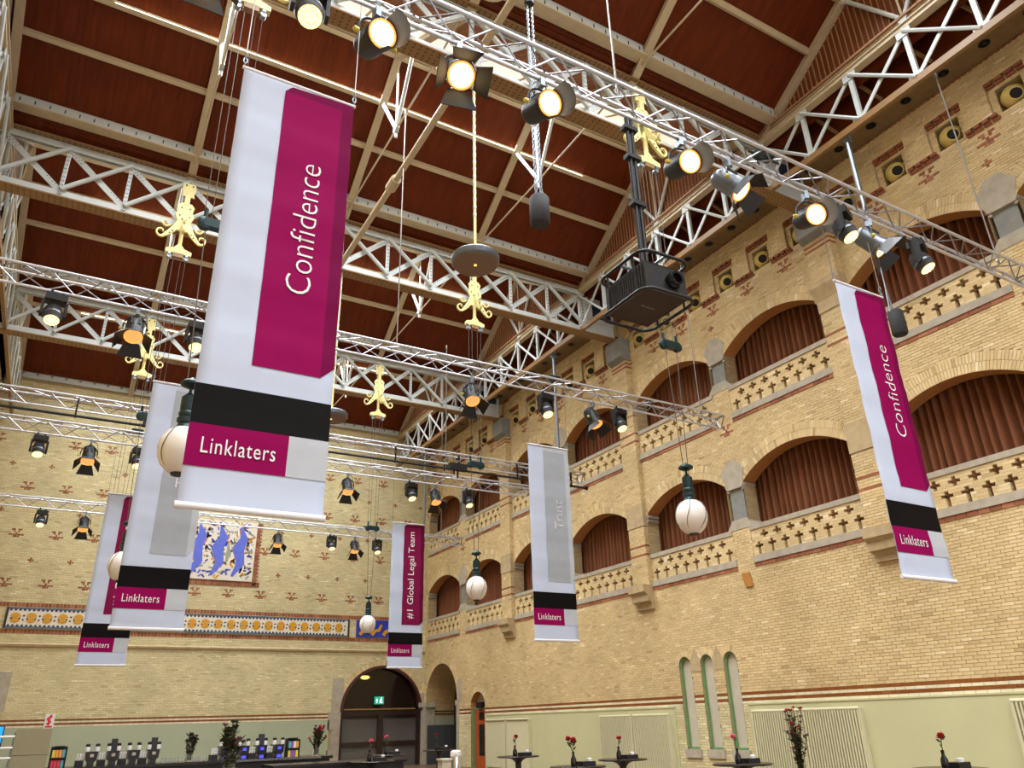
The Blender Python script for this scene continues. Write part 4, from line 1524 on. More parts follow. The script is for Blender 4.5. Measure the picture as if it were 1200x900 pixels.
for x, pan, lb in ((1.76, 8, 'at the large Confidence banner'), (3.79, 2, 'in front of the hoist chain'), (5.92, -10, 'next to the projector poles'), (8.3, -22, 'next to a moving head and pilaster')):
    place(B_, 1, x, R(pan), 'black hooded spotlight with white-hot lens ' + lb)
for x, pan in ((1.07, 0), (9.05, 20), (10.88, 20)):
    place(C_, 1, x, R(pan), 'black moving head light on ' + hold[1])
for ti, xs in ((2, ((0.23, 0), (6.77, 0), (9.95, 25))), (4, ((-0.1, 0), (6.64, 0), (9.45, 5))), (5, ((0.14, 0), (6.53, 0), (9.5, 0)))):
    for x, pan in xs:
        place(A2, ti, x, R(pan), 'black barn door spotlight on ' + hold[ti])
for ti, xs in ((2, (-1.01, 1.23, 8.65, 10.72)), (4, (-1.2, 1.02, 8.65, 10.6)), (5, (-1.11, 8.58, 10.42))):
    for x in xs:
        place(C_, ti, x, R(8), 'black moving head light on ' + hold[ti])
for p in PROTOS:
    for ch in list(p.children):
        for g in list(ch.children):
            bpy.data.objects.remove(g, do_unlink=True)
        bpy.data.objects.remove(ch, do_unlink=True)
    bpy.data.objects.remove(p, do_unlink=True)
# power boxes on the trusses
for ti, x in ((1, 7.55), (2, 8.9), (4, 0.9), (5, 9.97), (5, 1.55)):
    y, z = TR[ti]
    b = MB()
    b.box((x - 0.14, y - 0.08, z + TS + 0.02), (x + 0.14, y + 0.08, z + TS + 0.12))
    b.cyl((x - 0.3, y, z + TS + 0.03), (x + 0.3, y, z + TS + 0.03), 0.02, 6)
    tag(b.build('power_box', 'teal'), 'dark green power box on ' + hold[ti], 'power box', 'power boxes on the lighting trusses')

# ================================================================== BANNERS
BW, BZ0, BZ1 = 1.03, 3.07, 7.14
def ripple(x, z, seed):
    return 0.006 * math.sin(z * 9 + seed) + 0.0016 * math.sin(z * 24 + x * 2 + seed * 2) + 0.012 * math.sin(x * 2.6 + seed) * math.sin((z - BZ0) / (BZ1 - BZ0) * PI)
import bmesh
def cloth(poly, x0, y, seed, off, step=0.05, thick=0.0):
    """convex printed area following the cloth"""
    bm = bmesh.new()
    us = [p[0] for p in poly]
    vs = [p[1] for p in poly]
    nu, nv = max(1, int((max(us) - min(us)) / 0.1)), max(1, int((max(vs) - min(vs)) / step))
    grid = [[bm.verts.new((min(us) + (max(us) - min(us)) * i / nu, 0, min(vs) + (max(vs) - min(vs)) * j / nv)) for i in range(nu + 1)] for j in range(nv + 1)]
    for j in range(nv):
        for i in range(nu):
            bm.faces.new((grid[j][i], grid[j][i + 1], grid[j + 1][i + 1], grid[j + 1][i]))
    n = len(poly)
    for k in range(n):
        (a, b), (c, d) = poly[k], poly[(k + 1) % n]
        nx, nz = (d - b), -(c - a)      # outward for counter-clockwise
        g = bm.verts[:] + bm.edges[:] + bm.faces[:]
        bmesh.ops.bisect_plane(bm, geom=g, plane_co=(a, 0, b), plane_no=(nx, 0, nz), clear_outer=True, dist=1e-5)
    for v in bm.verts:
        v.co = Vector((x0 + v.co.x, y - ripple(v.co.x, v.co.z, seed) - off, v.co.z))
    return bm
def bm_object(bm, name, m, parent, thick=0.0):
    if thick:
        bmesh.ops.solidify(bm, geom=bm.faces[:], thickness=thick)
    o = base_of(parent)
    for v in bm.verts:
        v.co -= o
    me = bpy.data.meshes.new(name)
    bm.to_mesh(me)
    bm.free()
    me.materials.append(MT[m])
    me.polygons.foreach_set('use_smooth', [True] * len(me.polygons))
    ob = bpy.data.objects.new(name, me)
    COL.objects.link(ob)
    ob.parent = parent
    return ob
def lettering(txt, size, fit, x, z, y, x0, seed, parent, vertical=False, spacing=1.0, off=0.0, bold=0.0, m='print_white', name='lettering'):
    cu = bpy.data.curves.new(name, 'FONT')
    cu.body = txt
    cu.size = size
    cu.space_character = spacing
    cu.offset = bold
    cu.resolution_u = 3
    tmp = bpy.data.objects.new(name, cu)
    COL.objects.link(tmp)
    bpy.context.view_layer.update()
    me = bpy.data.meshes.new_from_object(tmp.evaluated_get(bpy.context.evaluated_depsgraph_get()))
    bpy.data.objects.remove(tmp, do_unlink=True)
    xs = [v.co.x for v in me.vertices]
    ys = [v.co.y for v in me.vertices]
    sx = fit[0] / (max(xs) - min(xs))
    sy = fit[1] / (max(ys) - min(ys)) if fit[1] else sx
    o = base_of(parent)
    for v in me.vertices:
        a, b = (v.co.x - min(xs)) * sx, (v.co.y - min(ys)) * sy
        lx, lz = (x - b, z + a) if vertical else (x + a, z + b)
        v.co = Vector((x0 + lx, y - ripple(lx, lz, seed) - 0.013, lz)) - o
    me.materials.append(MT[m])
    ob = bpy.data.objects.new(name, me)
    COL.objects.link(ob)
    ob.parent = parent
    return ob
def banner(x0, y, ztruss, label, seed, word, pm, pd, txt_z, txt_len, txt_x, txt_h, bold=-0.004):
    b = thing('hanging_banner', label, 'banner', (x0 + BW / 2, y, BZ0), 'printed banners hung from the lighting trusses')
    full = [(0, BZ0), (BW, BZ0), (BW, BZ1), (0, BZ1)]
    bm_object(cloth(full, x0, y, seed, -0.001), 'banner_cloth', 'white_cloth', b, 0.002)
    k = 0.005
    bm_object(cloth([(0.38, 4.22), (0.92, 4.22), (0.92, 7.03), (0.38, 7.03)], x0, y, seed, k), 'printed_panel', pm, b)
    bm_object(cloth([(0.92, 4.22), (BW, 4.32), (BW, 7.13), (0.92, 7.03)], x0, y, seed, k), 'printed_side', pd, b)
    bm_object(cloth([(0.38, 7.03), (0.92, 7.03), (BW, 7.13), (0.44, 7.1)], x0, y, seed, k), 'printed_edge', pd, b)
    bm_object(cloth([(0, 3.69), (BW, 3.69), (BW, 4.01), (0, 4.01)], x0, y, seed, k), 'black_band', 'print_black', b)
    lb = bm_object(cloth([(0, 3.37), (0.72, 3.37), (0.72, 3.69), (0, 3.69)], x0, y, seed, k), 'name_label', 'magenta', b)
    bm_object(cloth([(0.72, 3.37), (BW, 3.37), (BW, 3.69), (0.72, 3.69)], x0, y, seed, k), 'grey_label', 'print_grey', b)
    lettering('Linklaters', 0.2, (0.53, 0.12), 0.1, 3.47, y, x0, seed, b, spacing=1.1)
    lettering(word, 0.3, (txt_len, txt_h), txt_x, txt_z, y, x0, seed, b, True, bold=bold)
    m = MB()
    m.cyl((x0 - 0.015, y, BZ0 + 0.01), (x0 + BW + 0.015, y, BZ0 + 0.01), 0.026, 10)
    m.build('bottom_rod', 'print_white', b, True)
    m = MB()
    m.cyl((x0 - 0.015, y, BZ1), (x0 + BW + 0.015, y, BZ1), 0.018, 10)
    m.build('top_rod', 'print_white', b, True)
    for xx in (x0 + 0.0, x0 + BW):
        m = MB()
        m.cyl((xx, y, BZ1 + 0.17), (xx, y, ztruss - TS), 0.006, 6)
        m.build('hanging_wire', 'wire', b)
        m = MB()
        for q in range(3):
            pts = [(xx + 0.016 * math.cos(a) * (q % 2), y + 0.016 * math.cos(a) * ((q + 1) % 2), BZ1 + 0.03 + 0.055 * q + 0.034 * math.sin(a)) for a in [2 * PI * i / 8 for i in range(9)]]
            m.tube(pts, 0.006, 5)
        m.build('hook', 'galv', b)
    return b
banner(0.56, 5.6, TR[1][1], 'Confidence banner with a magenta panel, hanging in front of a globe lamp', 0.3, 'Confidence', 'magenta', 'magenta_dark', 4.93, 1.35, 0.77, 0.21)
banner(8.53, 5.6, TR[1][1], 'Confidence banner with a magenta panel, hanging before the arcade pilaster', 1.7, 'Confidence', 'magenta', 'magenta_dark', 4.93, 1.35, 0.79, 0.21)
banner(0.67, 13.3, TR[2][1], 'banner with a grey panel whose word is hidden behind a Confidence banner', 2.5, 'Trust', 'print_grey_dark', 'print_grey', 5.33, 0.62, 0.8, 0.2)
banner(8.14, 13.3, TR[2][1], 'banner with a grey panel reading Trust beside the arcade', 3.9, 'Trust', 'print_grey_dark', 'print_grey', 5.33, 0.62, 0.8, 0.2)
banner(0.5, 21.05, TR[4][1], 'banner with a plum panel half hidden behind a grey-panelled banner', 4.4, '#1 Global Legal Team', 'plum', 'plum_dark', 4.39, 2.5, 0.77, 0.24, 0.0)
banner(8.08, 21.05, TR[4][1], 'banner with a plum panel reading #1 Global Legal Team by the far corner', 5.2, '#1 Global Legal Team', 'plum', 'plum_dark', 4.39, 2.5, 0.77, 0.24, 0.0)
# ================================================================== ORNAMENTAL BRACKETS AND GLOBE LAMPS
def scroll(mb, fn, sg, d0, d1):
    pts, ws = [], []
    for i in range(9):                       # sweeping arm
        t = i / 8
        pts.append((sg * (0.07 + 0.36 * t ** 1.6), 13.55 - 0.78 * t + 0.12 * t * t))
        ws.append(0.1 + 0.06 * math.sin(t * PI) - 0.04 * t)
    for i in range(1, 15):                   # outer curl
        a = -PI * 0.55 + i * 0.36
        rr = 0.15 * (1 - i / 17)
        pts.append((sg * (0.46 + rr * math.cos(a)), 13.02 + rr * math.sin(a)))
        ws.append(0.045 * (1 - i / 26))
    mb.ribbon(pts, ws, fn, d0, d1)
    pts, ws = [], []
    for i in range(13):                      # small upper curl
        a = -PI * 0.9 + i * 0.42
        rr = 0.11 * (1 - i / 17)
        pts.append((sg * (0.4 + rr * math.cos(a)), 13.3 + rr * math.sin(a)))
        ws.append(0.04 * (1 - i / 26))
    mb.ribbon(pts, ws, fn, d0, d1)
def bracket(label):
    t = thing('scroll_bracket', label, 'bracket', (0, 0, 12.4), 'cream scroll brackets on the roof trusses')
    fx = lambda u, v, d: (u, -0.26 + d, v)
    m = MB()
    m.prism([(-0.14, 14.62), (0.14, 14.62), (0.17, 14.45), (0.13, 14.3), (0.16, 14.22), (-0.16, 14.22), (-0.13, 14.3), (-0.17, 14.45)], fx, -0.02, 0.02)
    m.box((-0.06, -0.3, 13.95), (0.06, -0.22, 14.3))
    m.prism([(-0.12, 14.0), (0.12, 14.0), (0.2, 13.9), (0.17, 13.75), (0.22, 13.6), (0.14, 13.4), (0.12, 13.15), (-0.12, 13.15), (-0.14, 13.4), (-0.22, 13.6), (-0.17, 13.75), (-0.2, 13.9)], fx, -0.03, 0.03)
    m.build('back_plate', 'cream_iron', t)
    m = MB()
    m.lathe([(0.06, 0), (0.05, 0.1), (0.05, 0.6), (0.08, 0.66), (0.06, 0.8)], (0, -0.26, 12.5), 10)
    m.build('stem', 'cream_iron', t, True)
    for sg in (-1, 1):
        m = MB()
        scroll(m, fx, sg, -0.03, 0.03)
        m.build('scroll_arm', 'cream_iron', t)
    m = MB()
    scroll(m, lambda u, v, d: (d, -0.26 - u * 0.8, v), 1, -0.03, 0.03)
    m.build('scroll_arm', 'cream_iron', t)
    m = MB()
    m.prism([(-0.3, 12.56), (-0.12, 12.62), (0, 12.78), (0.12, 12.62), (0.3, 12.56), (0.3, 12.46), (-0.3, 12.46)], fx, -0.06, 0.06)
    m.build('foot_plate', 'cream_iron', t)
    m = MB()
    for sg in (-1, 1):
        m.lathe([(0.07, -0.03), (0.07, 0.03)], (sg * 0.2, -0.26, 12.42), 10, (1, 0, 0))
        m.lathe([(0.05, -0.05), (0.05, 0.05)], (sg * 0.2, -0.26, 12.36), 8, (0, 1, 0))
    m.build('pulley', 'galv', t, True)
    m = MB()
    m.box((-0.12, -0.32, 12.36), (0.12, -0.2, 12.48))
    m.build('pulley_block', 'steel_tan', t)
    m = MB()
    for u, v in ((-0.08, 14.55), (0.08, 14.55), (-0.1, 13.84), (0.1, 13.84), (-0.05, 13.5), (0.05, 13.5), (-0.12, 13.6), (0.12, 13.6), (0.28, 13.02), (-0.28, 13.02), (0.33, 13.12), (-0.33, 13.12), (0.22, 13.1), (-0.22, 13.1)):
        m.lathe([(0.022, 0), (0.015, 0.012)], (u, -0.292, v), 6, (0, -1, 0))
    m.build('bolt_heads', 'boss', t)
    return t
def globe(label):
    t = thing('globe_lamp', label, 'lamp', (0, 0, 4.4), 'opal globe lamps on wires')
    m = MB()
    m.lathe([(0.08, -0.3), (0.15, -0.265), (0.22, -0.19), (0.265, -0.08), (0.275, 0.03), (0.255, 0.13), (0.2, 0.22), (0.13, 0.275), (0.09, 0.29)], (0, 0, 4.8), 24)
    gl = m.build('globe', 'opal', t, True)
    m = MB()
    for k in range(5):
        a0 = 2 * PI * k / 5
        pts = []
        for i in range(13):
            h = -0.27 + 0.54 * i / 12
            rr = 0.281 * math.sqrt(max(0.02, 1 - ((h - 0.01) / 0.31) ** 2))
            a = a0 + 0.22 * math.sin(h * 6)
            pts.append((rr * math.cos(a), rr * math.sin(a), 4.8 + h))
        m.tube(pts, 0.006, 4)
    m.build('wire_net', 'dark_wire', gl)
    m = MB()
    m.lathe([(0.08, 0.0), (0.09, 0.025), (0.075, 0.04)], (0, 0, 4.48), 16)
    m.build('bottom_ring', 'boss', t, True)
    m = MB()
    m.lathe([(0.12, 0.0), (0.1, 0.06), (0.085, 0.1), (0.11, 0.12), (0.11, 0.16), (0.085, 0.18), (0.1, 0.21), (0.1, 0.24), (0.085, 0.26), (0.092, 0.28), (0.092, 0.45), (0.05, 0.49), (0.025, 0.52)], (0, 0, 5.05), 16)
    m.build('neck', 'teal', t, True)
    m = MB()
    m.lathe([(0.02, 0.0), (0.07, 0.01), (0.13, 0.04), (0.13, 0.07), (0.1, 0.1), (0.04, 0.12), (0.02, 0.15)], (0, 0, 5.63), 16)
    m.cyl((0, 0, 5.54), (0, 0, 5.66), 0.02, 6)
    m.build('canopy_cap', 'teal', t, True)
    m = MB()
    for dx in (-0.14, 0.14):
        m.cyl((dx * 0.4, 0, 5.75), (dx, 0, 8.08), 0.008, 5)
    m.tube([(0.1, 0.03, 5.72), (0.13, 0.08, 5.6), (0.07, 0.1, 5.45), (0.13, 0.05, 5.3), (0.09, 0, 5.2)], 0.006, 5)
    m.build('suspension_wire', 'dark_wire', t)
    m = MB()
    m.lathe([(0.08, -0.05), (0.1, -0.04), (0.1, 0.04), (0.08, 0.05)], (-0.16, 0, 8.12), 12, (0, 1, 0))
    m.lathe([(0.08, -0.05), (0.1, -0.04), (0.1, 0.04), (0.08, 0.05)], (0.16, 0, 8.12), 12, (0, 1, 0))
    m.box((-0.17, -0.06, 8.06), (0.17, 0.06, 8.2))
    m.cyl((-0.16, 0, 8.18), (-0.16, 0, 8.36), 0.03, 8)
    m.cyl((0.16, 0, 8.18), (0.16, 0, 8.36), 0.03, 8)
    m.build('counterweight', 'teal', t, True)
    m = MB()
    for dx in (-0.18, -0.08, 0.08, 0.18):
        m.cyl((dx, 0, 8.2), (dx * 1.1, 0, 12.42), 0.006, 5)
    m.build('upper_wires', 'dark_wire', t)
    return t
b0 = bracket('cream yellow scroll bracket on the white roof truss')
g0 = globe('white opal globe lamp on a dark teal neck hung by wires')
first = True
names = {9.95: ('the roof truss behind the Confidence banners', {0.93: 'opal globe lamp on a teal neck half hidden by a Confidence banner', 9.21: 'large opal globe lamp on a teal neck hanging before the arcade arches'}),
         18.1: ('the roof truss beside the projector', {0.93: 'opal globe lamp peeking out between two left-hand banners by the grey panel', 9.21: 'opal globe lamp hanging between the Trust and Global Legal Team banners'}),
         26.25: ('the roof truss closest to the mosaic wall', {0.93: 'opal globe lamp almost hidden behind a plum banner at the tile frieze', 9.21: 'opal globe lamp hanging before the tile frieze on the far wall'})}
names[18.1][1][0.93] = 'opal globe lamp peeking out beside the banner with the hidden word'
for P in (9.95, 18.1, 26.25):
    for x in (0.93, 9.21):
        lb = 'cream scroll bracket on ' + names[P][0]
        if first:
            b0.location = (x, P, 12.4)
            g0.location = (x, P - 0.26, 4.4)
            b0['label'], g0['label'] = lb, names[P][1][x]
            first = False
        else:
            dup(b0, (x, P, 12.4), 0, lb)
            dup(g0, (x, P - 0.26, 4.4), 0, names[P][1][x])

# ================================================================== DISC HEATERS
def disc(label):
    t = thing('disc_heater', label, 'heater', (0, 0, 8.85), 'round disc heaters on long rods')
    m = MB()
    m.lathe([(0.0, 0.0), (0.37, 0.0), (0.4, 0.01), (0.42, 0.04), (0.42, 0.13), (0.4, 0.15), (0.1, 0.2), (0.04, 0.22)], (0, 0, 8.9), 32)
    m.build('disc_shell', 'grey_body', t, True)
    m = MB()
    m.lathe([(0.0, -0.012), (0.385, -0.012), (0.385, 0.0)], (0, 0, 8.9), 32)
    u = m.build('underside', 'disc_brown', t, True)
    m = MB()
    m.lathe([(0.0, -0.03), (0.025, -0.025), (0.025, -0.012)], (0, 0, 8.9), 10)
    m.build('pilot_light', 'lamp_amber', u, True)
    m = MB()
    m.cyl((0, 0, 9.1), (0, 0, 13.32), 0.026, 8)
    m.build('rod', 'cream_iron', t, True)
    m = MB()
    for i in range(20):
        z = 9.9 + i * 0.17
        m.lathe([(0.034, 0), (0.034, 0.07)], (0, 0, z), 6)
    m.build('rod_collars', 'steel_white', t)
    return t
MT['disc_brown'] = mat('brown_grey_perforated_plate', (122, 98, 78), 0.6, var=0.08, scale=30)
h0 = disc('round grey disc heater hanging on a rod above the Trust banner')
h0.location = (5.16, 9.95, 8.85)
dup(h0, (5.16, 18.1, 8.85), 0, 'round grey disc heater half hidden behind the large Confidence banner')
m = MB()
m.lathe([(0.0, 0.0), (0.36, 0.0), (0.38, 0.03), (0.36, 0.06), (0.3, 0.1), (0.05, 0.16)], (4.98, 8.75, 14.35), 28)
m.cyl((4.98, 8.75, 14.5), (4.98, 8.75, 15.75), 0.02, 6)
tag(m.build('round_roof_lamp', 'blind', None, True), 'shallow round lamp dish hanging close under the roof boards', 'lamp')

# ================================================================== HOISTS, POLES, CABLES
def chain(mb, x, y, z0, z1, step=0.055, r=0.016):
    n = int((z1 - z0) / step)
    for i in range(n):
        z = z0 + i * step
        a = (i % 2) * PI / 2
        dx, dy = math.cos(a) * r, math.sin(a) * r
        mb.bar((x - dx, y - dy, z), (x - dx, y - dy, z + step * 1.1), 0.012)
        mb.bar((x + dx, y + dy, z), (x + dx, y + dy, z + step * 1.1), 0.012)
hs = thing('chain_hoist', 'black cylindrical chain hoist bag hanging on a long steel chain under the roof', 'hoist', (5.08, 7.72, 8.28))
m = MB()
m.lathe([(0.13, 0.0), (0.15, 0.03), (0.15, 0.45), (0.13, 0.48), (0.05, 0.5)], (5.08, 7.72, 8.28), 18)
m.build('chain_bag', 'charcoal', hs, True)
for dx in (-0.045, 0.045):
    m = MB()
    chain(m, 5.08 + dx, 7.72, 8.78, 12.8)
    tag(m.build('chain', 'galv', hs), kind='stuff')
m = MB()
m.lathe([(0.03, 0), (0.08, 0.03), (0.09, 0.08), (0.07, 0.13), (0.02, 0.16)], (5.08, 7.72, 12.78), 12)
m.cyl((5.08, 7.72, 12.9), (5.08, 7.72, 16.3), 0.012, 6)
m.build('top_hook', 'black', hs, True)
m = MB()
m.tube([(5.13 + 0.03 * math.cos(a), 7.72, 8.86 + 0.04 * math.sin(a)) for a in [2 * PI * i / 8 for i in range(9)]], 0.01, 5)
m.build('load_hook', 'galv', hs)
h2 = thing('chain_hoist', 'black cylindrical hoist hanging on a pole before an upper gallery curtain', 'hoist', (13.4, 7.72, 8.5))
m = MB()
m.lathe([(0.13, 0.0), (0.15, 0.03), (0.15, 0.5), (0.12, 0.54), (0.04, 0.56)], (13.5, 7.72, 8.45), 16)
m.build('hoist_body', 'charcoal', h2, True)
m = MB()
m.cyl((13.4, 7.72, 10.9), (13.4, 7.72, 13.36), 0.05, 8)
m.build('pole', 'galv', h2, True)
m = MB()
m.cyl((13.4, 7.72, 9.6), (13.4, 7.72, 10.9), 0.015, 6)
for dx in (-0.05, 0.05):
    m.cyl((13.4 + dx, 7.72, 8.95), (13.4, 7.72, 9.6), 0.015, 6)
m.box((13.3, 7.66, 13.3), (13.5, 7.78, 13.45))
m.build('rigging', 'galv', h2)
for y, z1, lb in ((19.95, 8.9, 'galvanised suspension pole above the Trust banner'), (31.0, 8.7, 'galvanised suspension pole near the far corner')):
    m = MB()
    m.cyl((13.4, y, z1), (13.4, y, 13.36), 0.05, 8)
    m.box((13.3, y - 0.08, 13.25), (13.5, y + 0.08, 13.4))
    m.lathe([(0.06, 0), (0.06, 0.1)], (13.4, y, 11.2), 8)
    tag(m.build('suspension_pole', 'galv', None, True), lb, 'pole', 'galvanised suspension poles')
def cable(x, y, z0, z1, label, r=0.014):
    m = MB()
    m.cyl((x, y, z0), (x, y, z1), r, 6)
    m.tube([(x + 0.04 * math.cos(a), y, z0 + 0.03 + 0.05 * math.sin(a)) for a in [2 * PI * i / 8 for i in range(9)]], 0.012, 5)
    m.lathe([(0.03, 0), (0.03, 0.12)], (x, y, z1 - 0.12), 6)
    tag(m.build('suspension_cable', 'wire'), label, 'cable', 'steel cables holding the lighting trusses')
for ti, x, zt in ((1, 13.4, 13.4), (1, 4.95, 16.2), (2, 13.4, 13.4), (2, 5.05, 15.15), (4, 9.8, 13.4), (5, 5.07, 15.2), (5, 13.2, 13.4)):
    cable(x, TR[ti][0], TR[ti][1] + TS, zt, 'thin steel cable holding ' + hold[ti])

# ================================================================== PROJECTOR
pj = thing('projector', 'black ceiling projector in a tubular cage hung on twin black poles', 'projector', (5.1, 5.66, 5.8))
px0, px1, py0, py1 = 4.82, 5.4, 5.32, 6.02
m = MB()
m.box((px0, py0, 5.86), (px1, py1, 6.2))
m.build('body', 'black', pj)
m = MB()
m.box((px0 + 0.0, py0 + 0.0, 5.845), (px1, py1, 5.86))
MT['proj_under'] = mat('brown_black_underside', (56, 40, 30), 0.7, var=0.05)
un = m.build('underside', 'proj_under', pj)
m = MB()
for i in range(16):
    m.box((px0 - 0.008, py0 + 0.05 + i * 0.04, 5.92), (px0, py0 + 0.065 + i * 0.04, 6.16))
m.build('side_grille', 'charcoal', pj)
m = MB()
m.lathe([(0.1, -0.02), (0.1, 0.06), (0.085, 0.09), (0.06, 0.09), (0.05, 0.04), (0.0, 0.05)], (5.2, py0, 6.03), 18, (0, -1, 0))
m.build('lens', 'black_gloss', pj, True)
def rrect(z, ex, r=0.14):
    pts = []
    for cx, cy, a0 in ((px1 + ex - r, py1 + ex - r, 0), (px0 - ex + r, py1 + ex - r, PI / 2), (px0 - ex + r, py0 - ex + r, PI), (px1 + ex - r, py0 - ex + r, 1.5 * PI)):
        for i in range(6):
            a = a0 + PI / 2 * i / 5
            pts.append((cx + r * math.cos(a), cy + r * math.sin(a), z))
    return pts + [pts[0]]
for z, e in ((5.82, 0.07), (6.3, 0.06)):
    m = MB()
    m.tube(rrect(z, e), 0.02, 8)
    m.build('cage_ring', 'black', pj, True)
for xx in (px0 - 0.05, px1 + 0.05):
    for yy in (py0 + 0.12, py1 - 0.12):
        m = MB()
        m.cyl((xx, yy, 5.82), (xx, yy, 6.3), 0.014, 6)
        m.build('cage_post', 'black', pj)
m = MB()
m.cyl((px0 - 0.05, 5.66, 6.3), (px1 + 0.05, 5.66, 6.3), 0.02, 6)
m.cyl((5.1, py0 - 0.05, 6.3), (5.1, py1 + 0.05, 6.3), 0.02, 6)
m.box((4.95, 5.56, 6.2), (5.25, 5.76, 6.32))
m.build('cage_top_frame', 'galv', pj)
for dx in (-0.035, 0.035):
    m = MB()
    m.cyl((5.1 + dx, 5.62, 6.3), (5.1 + dx, 5.62, 8.6), 0.026, 8)
    m.build('pole', 'black', pj, True)
for z in (7.2, 7.9, 8.35):
    m = MB()
    m.box((5.0, 5.57, z), (5.2, 5.67, z + 0.06))
    m.build('pole_clamp', 'black', pj)
MT['grey_mark'] = mat('grey_printed_mark', (150, 138, 128), 0.6, var=0)
cu = bpy.data.curves.new('maker_lettering', 'FONT')
cu.body = 'Panasonic'
cu.size = 0.05
cu.align_x = 'CENTER'
tmp = bpy.data.objects.new('maker_lettering', cu)
COL.objects.link(tmp)
bpy.context.view_layer.update()
me = bpy.data.meshes.new_from_object(tmp.evaluated_get(bpy.context.evaluated_depsgraph_get()))
bpy.data.objects.remove(tmp, do_unlink=True)
for v in me.vertices:
    v.co = Vector((5.1 + v.co.x, 5.66 - v.co.y, 5.843)) - Vector(pj.location)
me.materials.append(MT['grey_mark'])
lo_ = bpy.data.objects.new('maker_lettering', me)
COL.objects.link(lo_)
lo_.parent = pj

# ================================================================== CURTAINS AND JARS
CUR = {'lower': ['above the bare green wall', 'between Confidence banner and stone column', 'behind the large globe lamp', 'right beside the Trust banner', 'half hidden by the Trust banner', 'behind the globe lamp near the corner', 'above the deep passage arch'],
       'upper': ['behind the black hoist', 'between Confidence banner and stone column', 'behind the globe lamp wires', 'behind the barn door spotlight', 'just behind the Trust banner top', 'one column from the far corner', 'touching the far corner']}
for lev, lst in (('lower', arches_low), ('upper', arches_up)):
    for o in lst:
        if o.b < 6.5: continue
        r = random.Random(int(o.a * 7))
        n = 240
        a, b = o.a - 0.25, o.b + 0.25
        z0, z1 = o.z0 - 0.05, o.zs + o.rise + 0.25
        vs, fs = [], []
        ph = r.random() * 6
        for i in range(n + 1):
            yy = a + (b - a) * i / n
            q_ = math.sin(i * 2 * PI / 12 + ph + 0.9 * math.sin(i * 0.11))
            w = 0.11 * (abs(q_) ** 0.7) * (1 if q_ > 0 else -0.6) + 0.015 * math.sin(i * 0.37 + ph)
            for z in (z0, (z0 + z1) / 2, z1):
                vs.append((WX + 0.62 + w * (1.0 if z < z1 else 0.8), yy, z))
        for i in range(n):
            for j in range(2):
                k = i * 3 + j
                fs.append((k, k + 3, k + 4, k + 1))
        m = MB()
        m.add(vs, fs)
        cobj = m.build('curtain', 'curtain', None, True)
        tag(cobj, 'russet pleated curtain in the %s gallery arch ' % lev + CUR[lev].pop(0), 'curtain', 'curtains in the %s gallery arches' % lev)
MT['jar'] = mat('yellow_glazed_jar', (196, 172, 96), 0.3, var=0.12, scale=5)
MT['jar_dark'] = mat('dark_jar_mouth', (22, 18, 14), 0.9, var=0)
jar = thing('ceramic_jar', 'yellow glazed jar lying mouth outward in a square wall niche', 'jar', (0, 0, 0), 'jars in the wall niches')
ax = Vector((-0.72, -0.5, -0.3)).normalized()
m = MB()
m.lathe([(0.05, -0.2), (0.16, -0.17), (0.235, -0.06), (0.245, 0.03), (0.21, 0.12), (0.15, 0.17), (0.135, 0.19)], (0.08, 0, 0), 18, tuple(ax))
m.build('jar_body', 'jar', jar, True)
m = MB()
m.lathe([(0.0, 0.186), (0.115, 0.186), (0.115, 0.192)], (0.08, 0, 0), 16, tuple(ax))
m.build('jar_mouth', 'jar_dark', jar)
first = True
for o in niches:
    if o.a < 3: continue
    loc = (WX - 0.0, o.c, 13.08)
    if first:
        jar.location = loc
        first = False
    else:
        dup(jar, loc)

# ================================================================== RADIATORS
def radiator(y0, y1, z1, label, ribbed):
    t = thing('radiator', label, 'radiator', (WX - 0.1, (y0 + y1) / 2, 0.1), 'wall radiators')
    m = MB()
    m.box((WX - (0.06 if ribbed else 0.1), y0, 0.1), (WX - 0.03, y1, z1 - 0.03))
    m.build('panel', 'radiator', t)
    m = MB()
    m.cyl((WX - 0.11, y0, z1 - 0.02), (WX - 0.11, y1, z1 - 0.02), 0.035, 8)
    m.build('top_header', 'radiator', t, True)
    for yy in (y0, y1):
        m = MB()
        m.box((WX - 0.13, yy - 0.02, 0.1), (WX - 0.03, yy + 0.02, z1 - 0.03))
        m.build('end_cover', 'radiator', t)
    if ribbed:
        m = MB()
        n = int((y1 - y0) / 0.068)
        for i in range(n):
            yy = y0 + (y1 - y0) * (i + 0.5) / n
            m.box((WX - 0.155, yy - 0.015, 0.15), (WX - 0.06, yy + 0.015, z1 - 0.05))
        tag(m.build('fins', 'radiator', t), kind='stuff')
    return t
radiator(12.98, 14.45, 1.72, 'beige ribbed radiator next to the lancet windows, on the entrance side', True)
radiator(11.42, 12.9, 1.72, 'beige ribbed radiator behind the tall flower arrangement, second from the lancets', True)
radiator(17.5, 19.05, 1.71, 'beige ribbed radiator next to the lancet windows, towards the small door', True)
radiator(19.15, 20.7, 1.71, 'beige ribbed radiator second from the lancets, towards the small door', True)
radiator(24.98, 26.55, 1.71, 'smooth beige radiator panel, second from the small door', False)
radiator(26.65, 28.15, 1.71, 'smooth beige radiator panel right beside the small door', False)
radiator(6.8, 8.28, 1.76, 'beige ribbed radiator standing alone beyond the bare green wall', True)
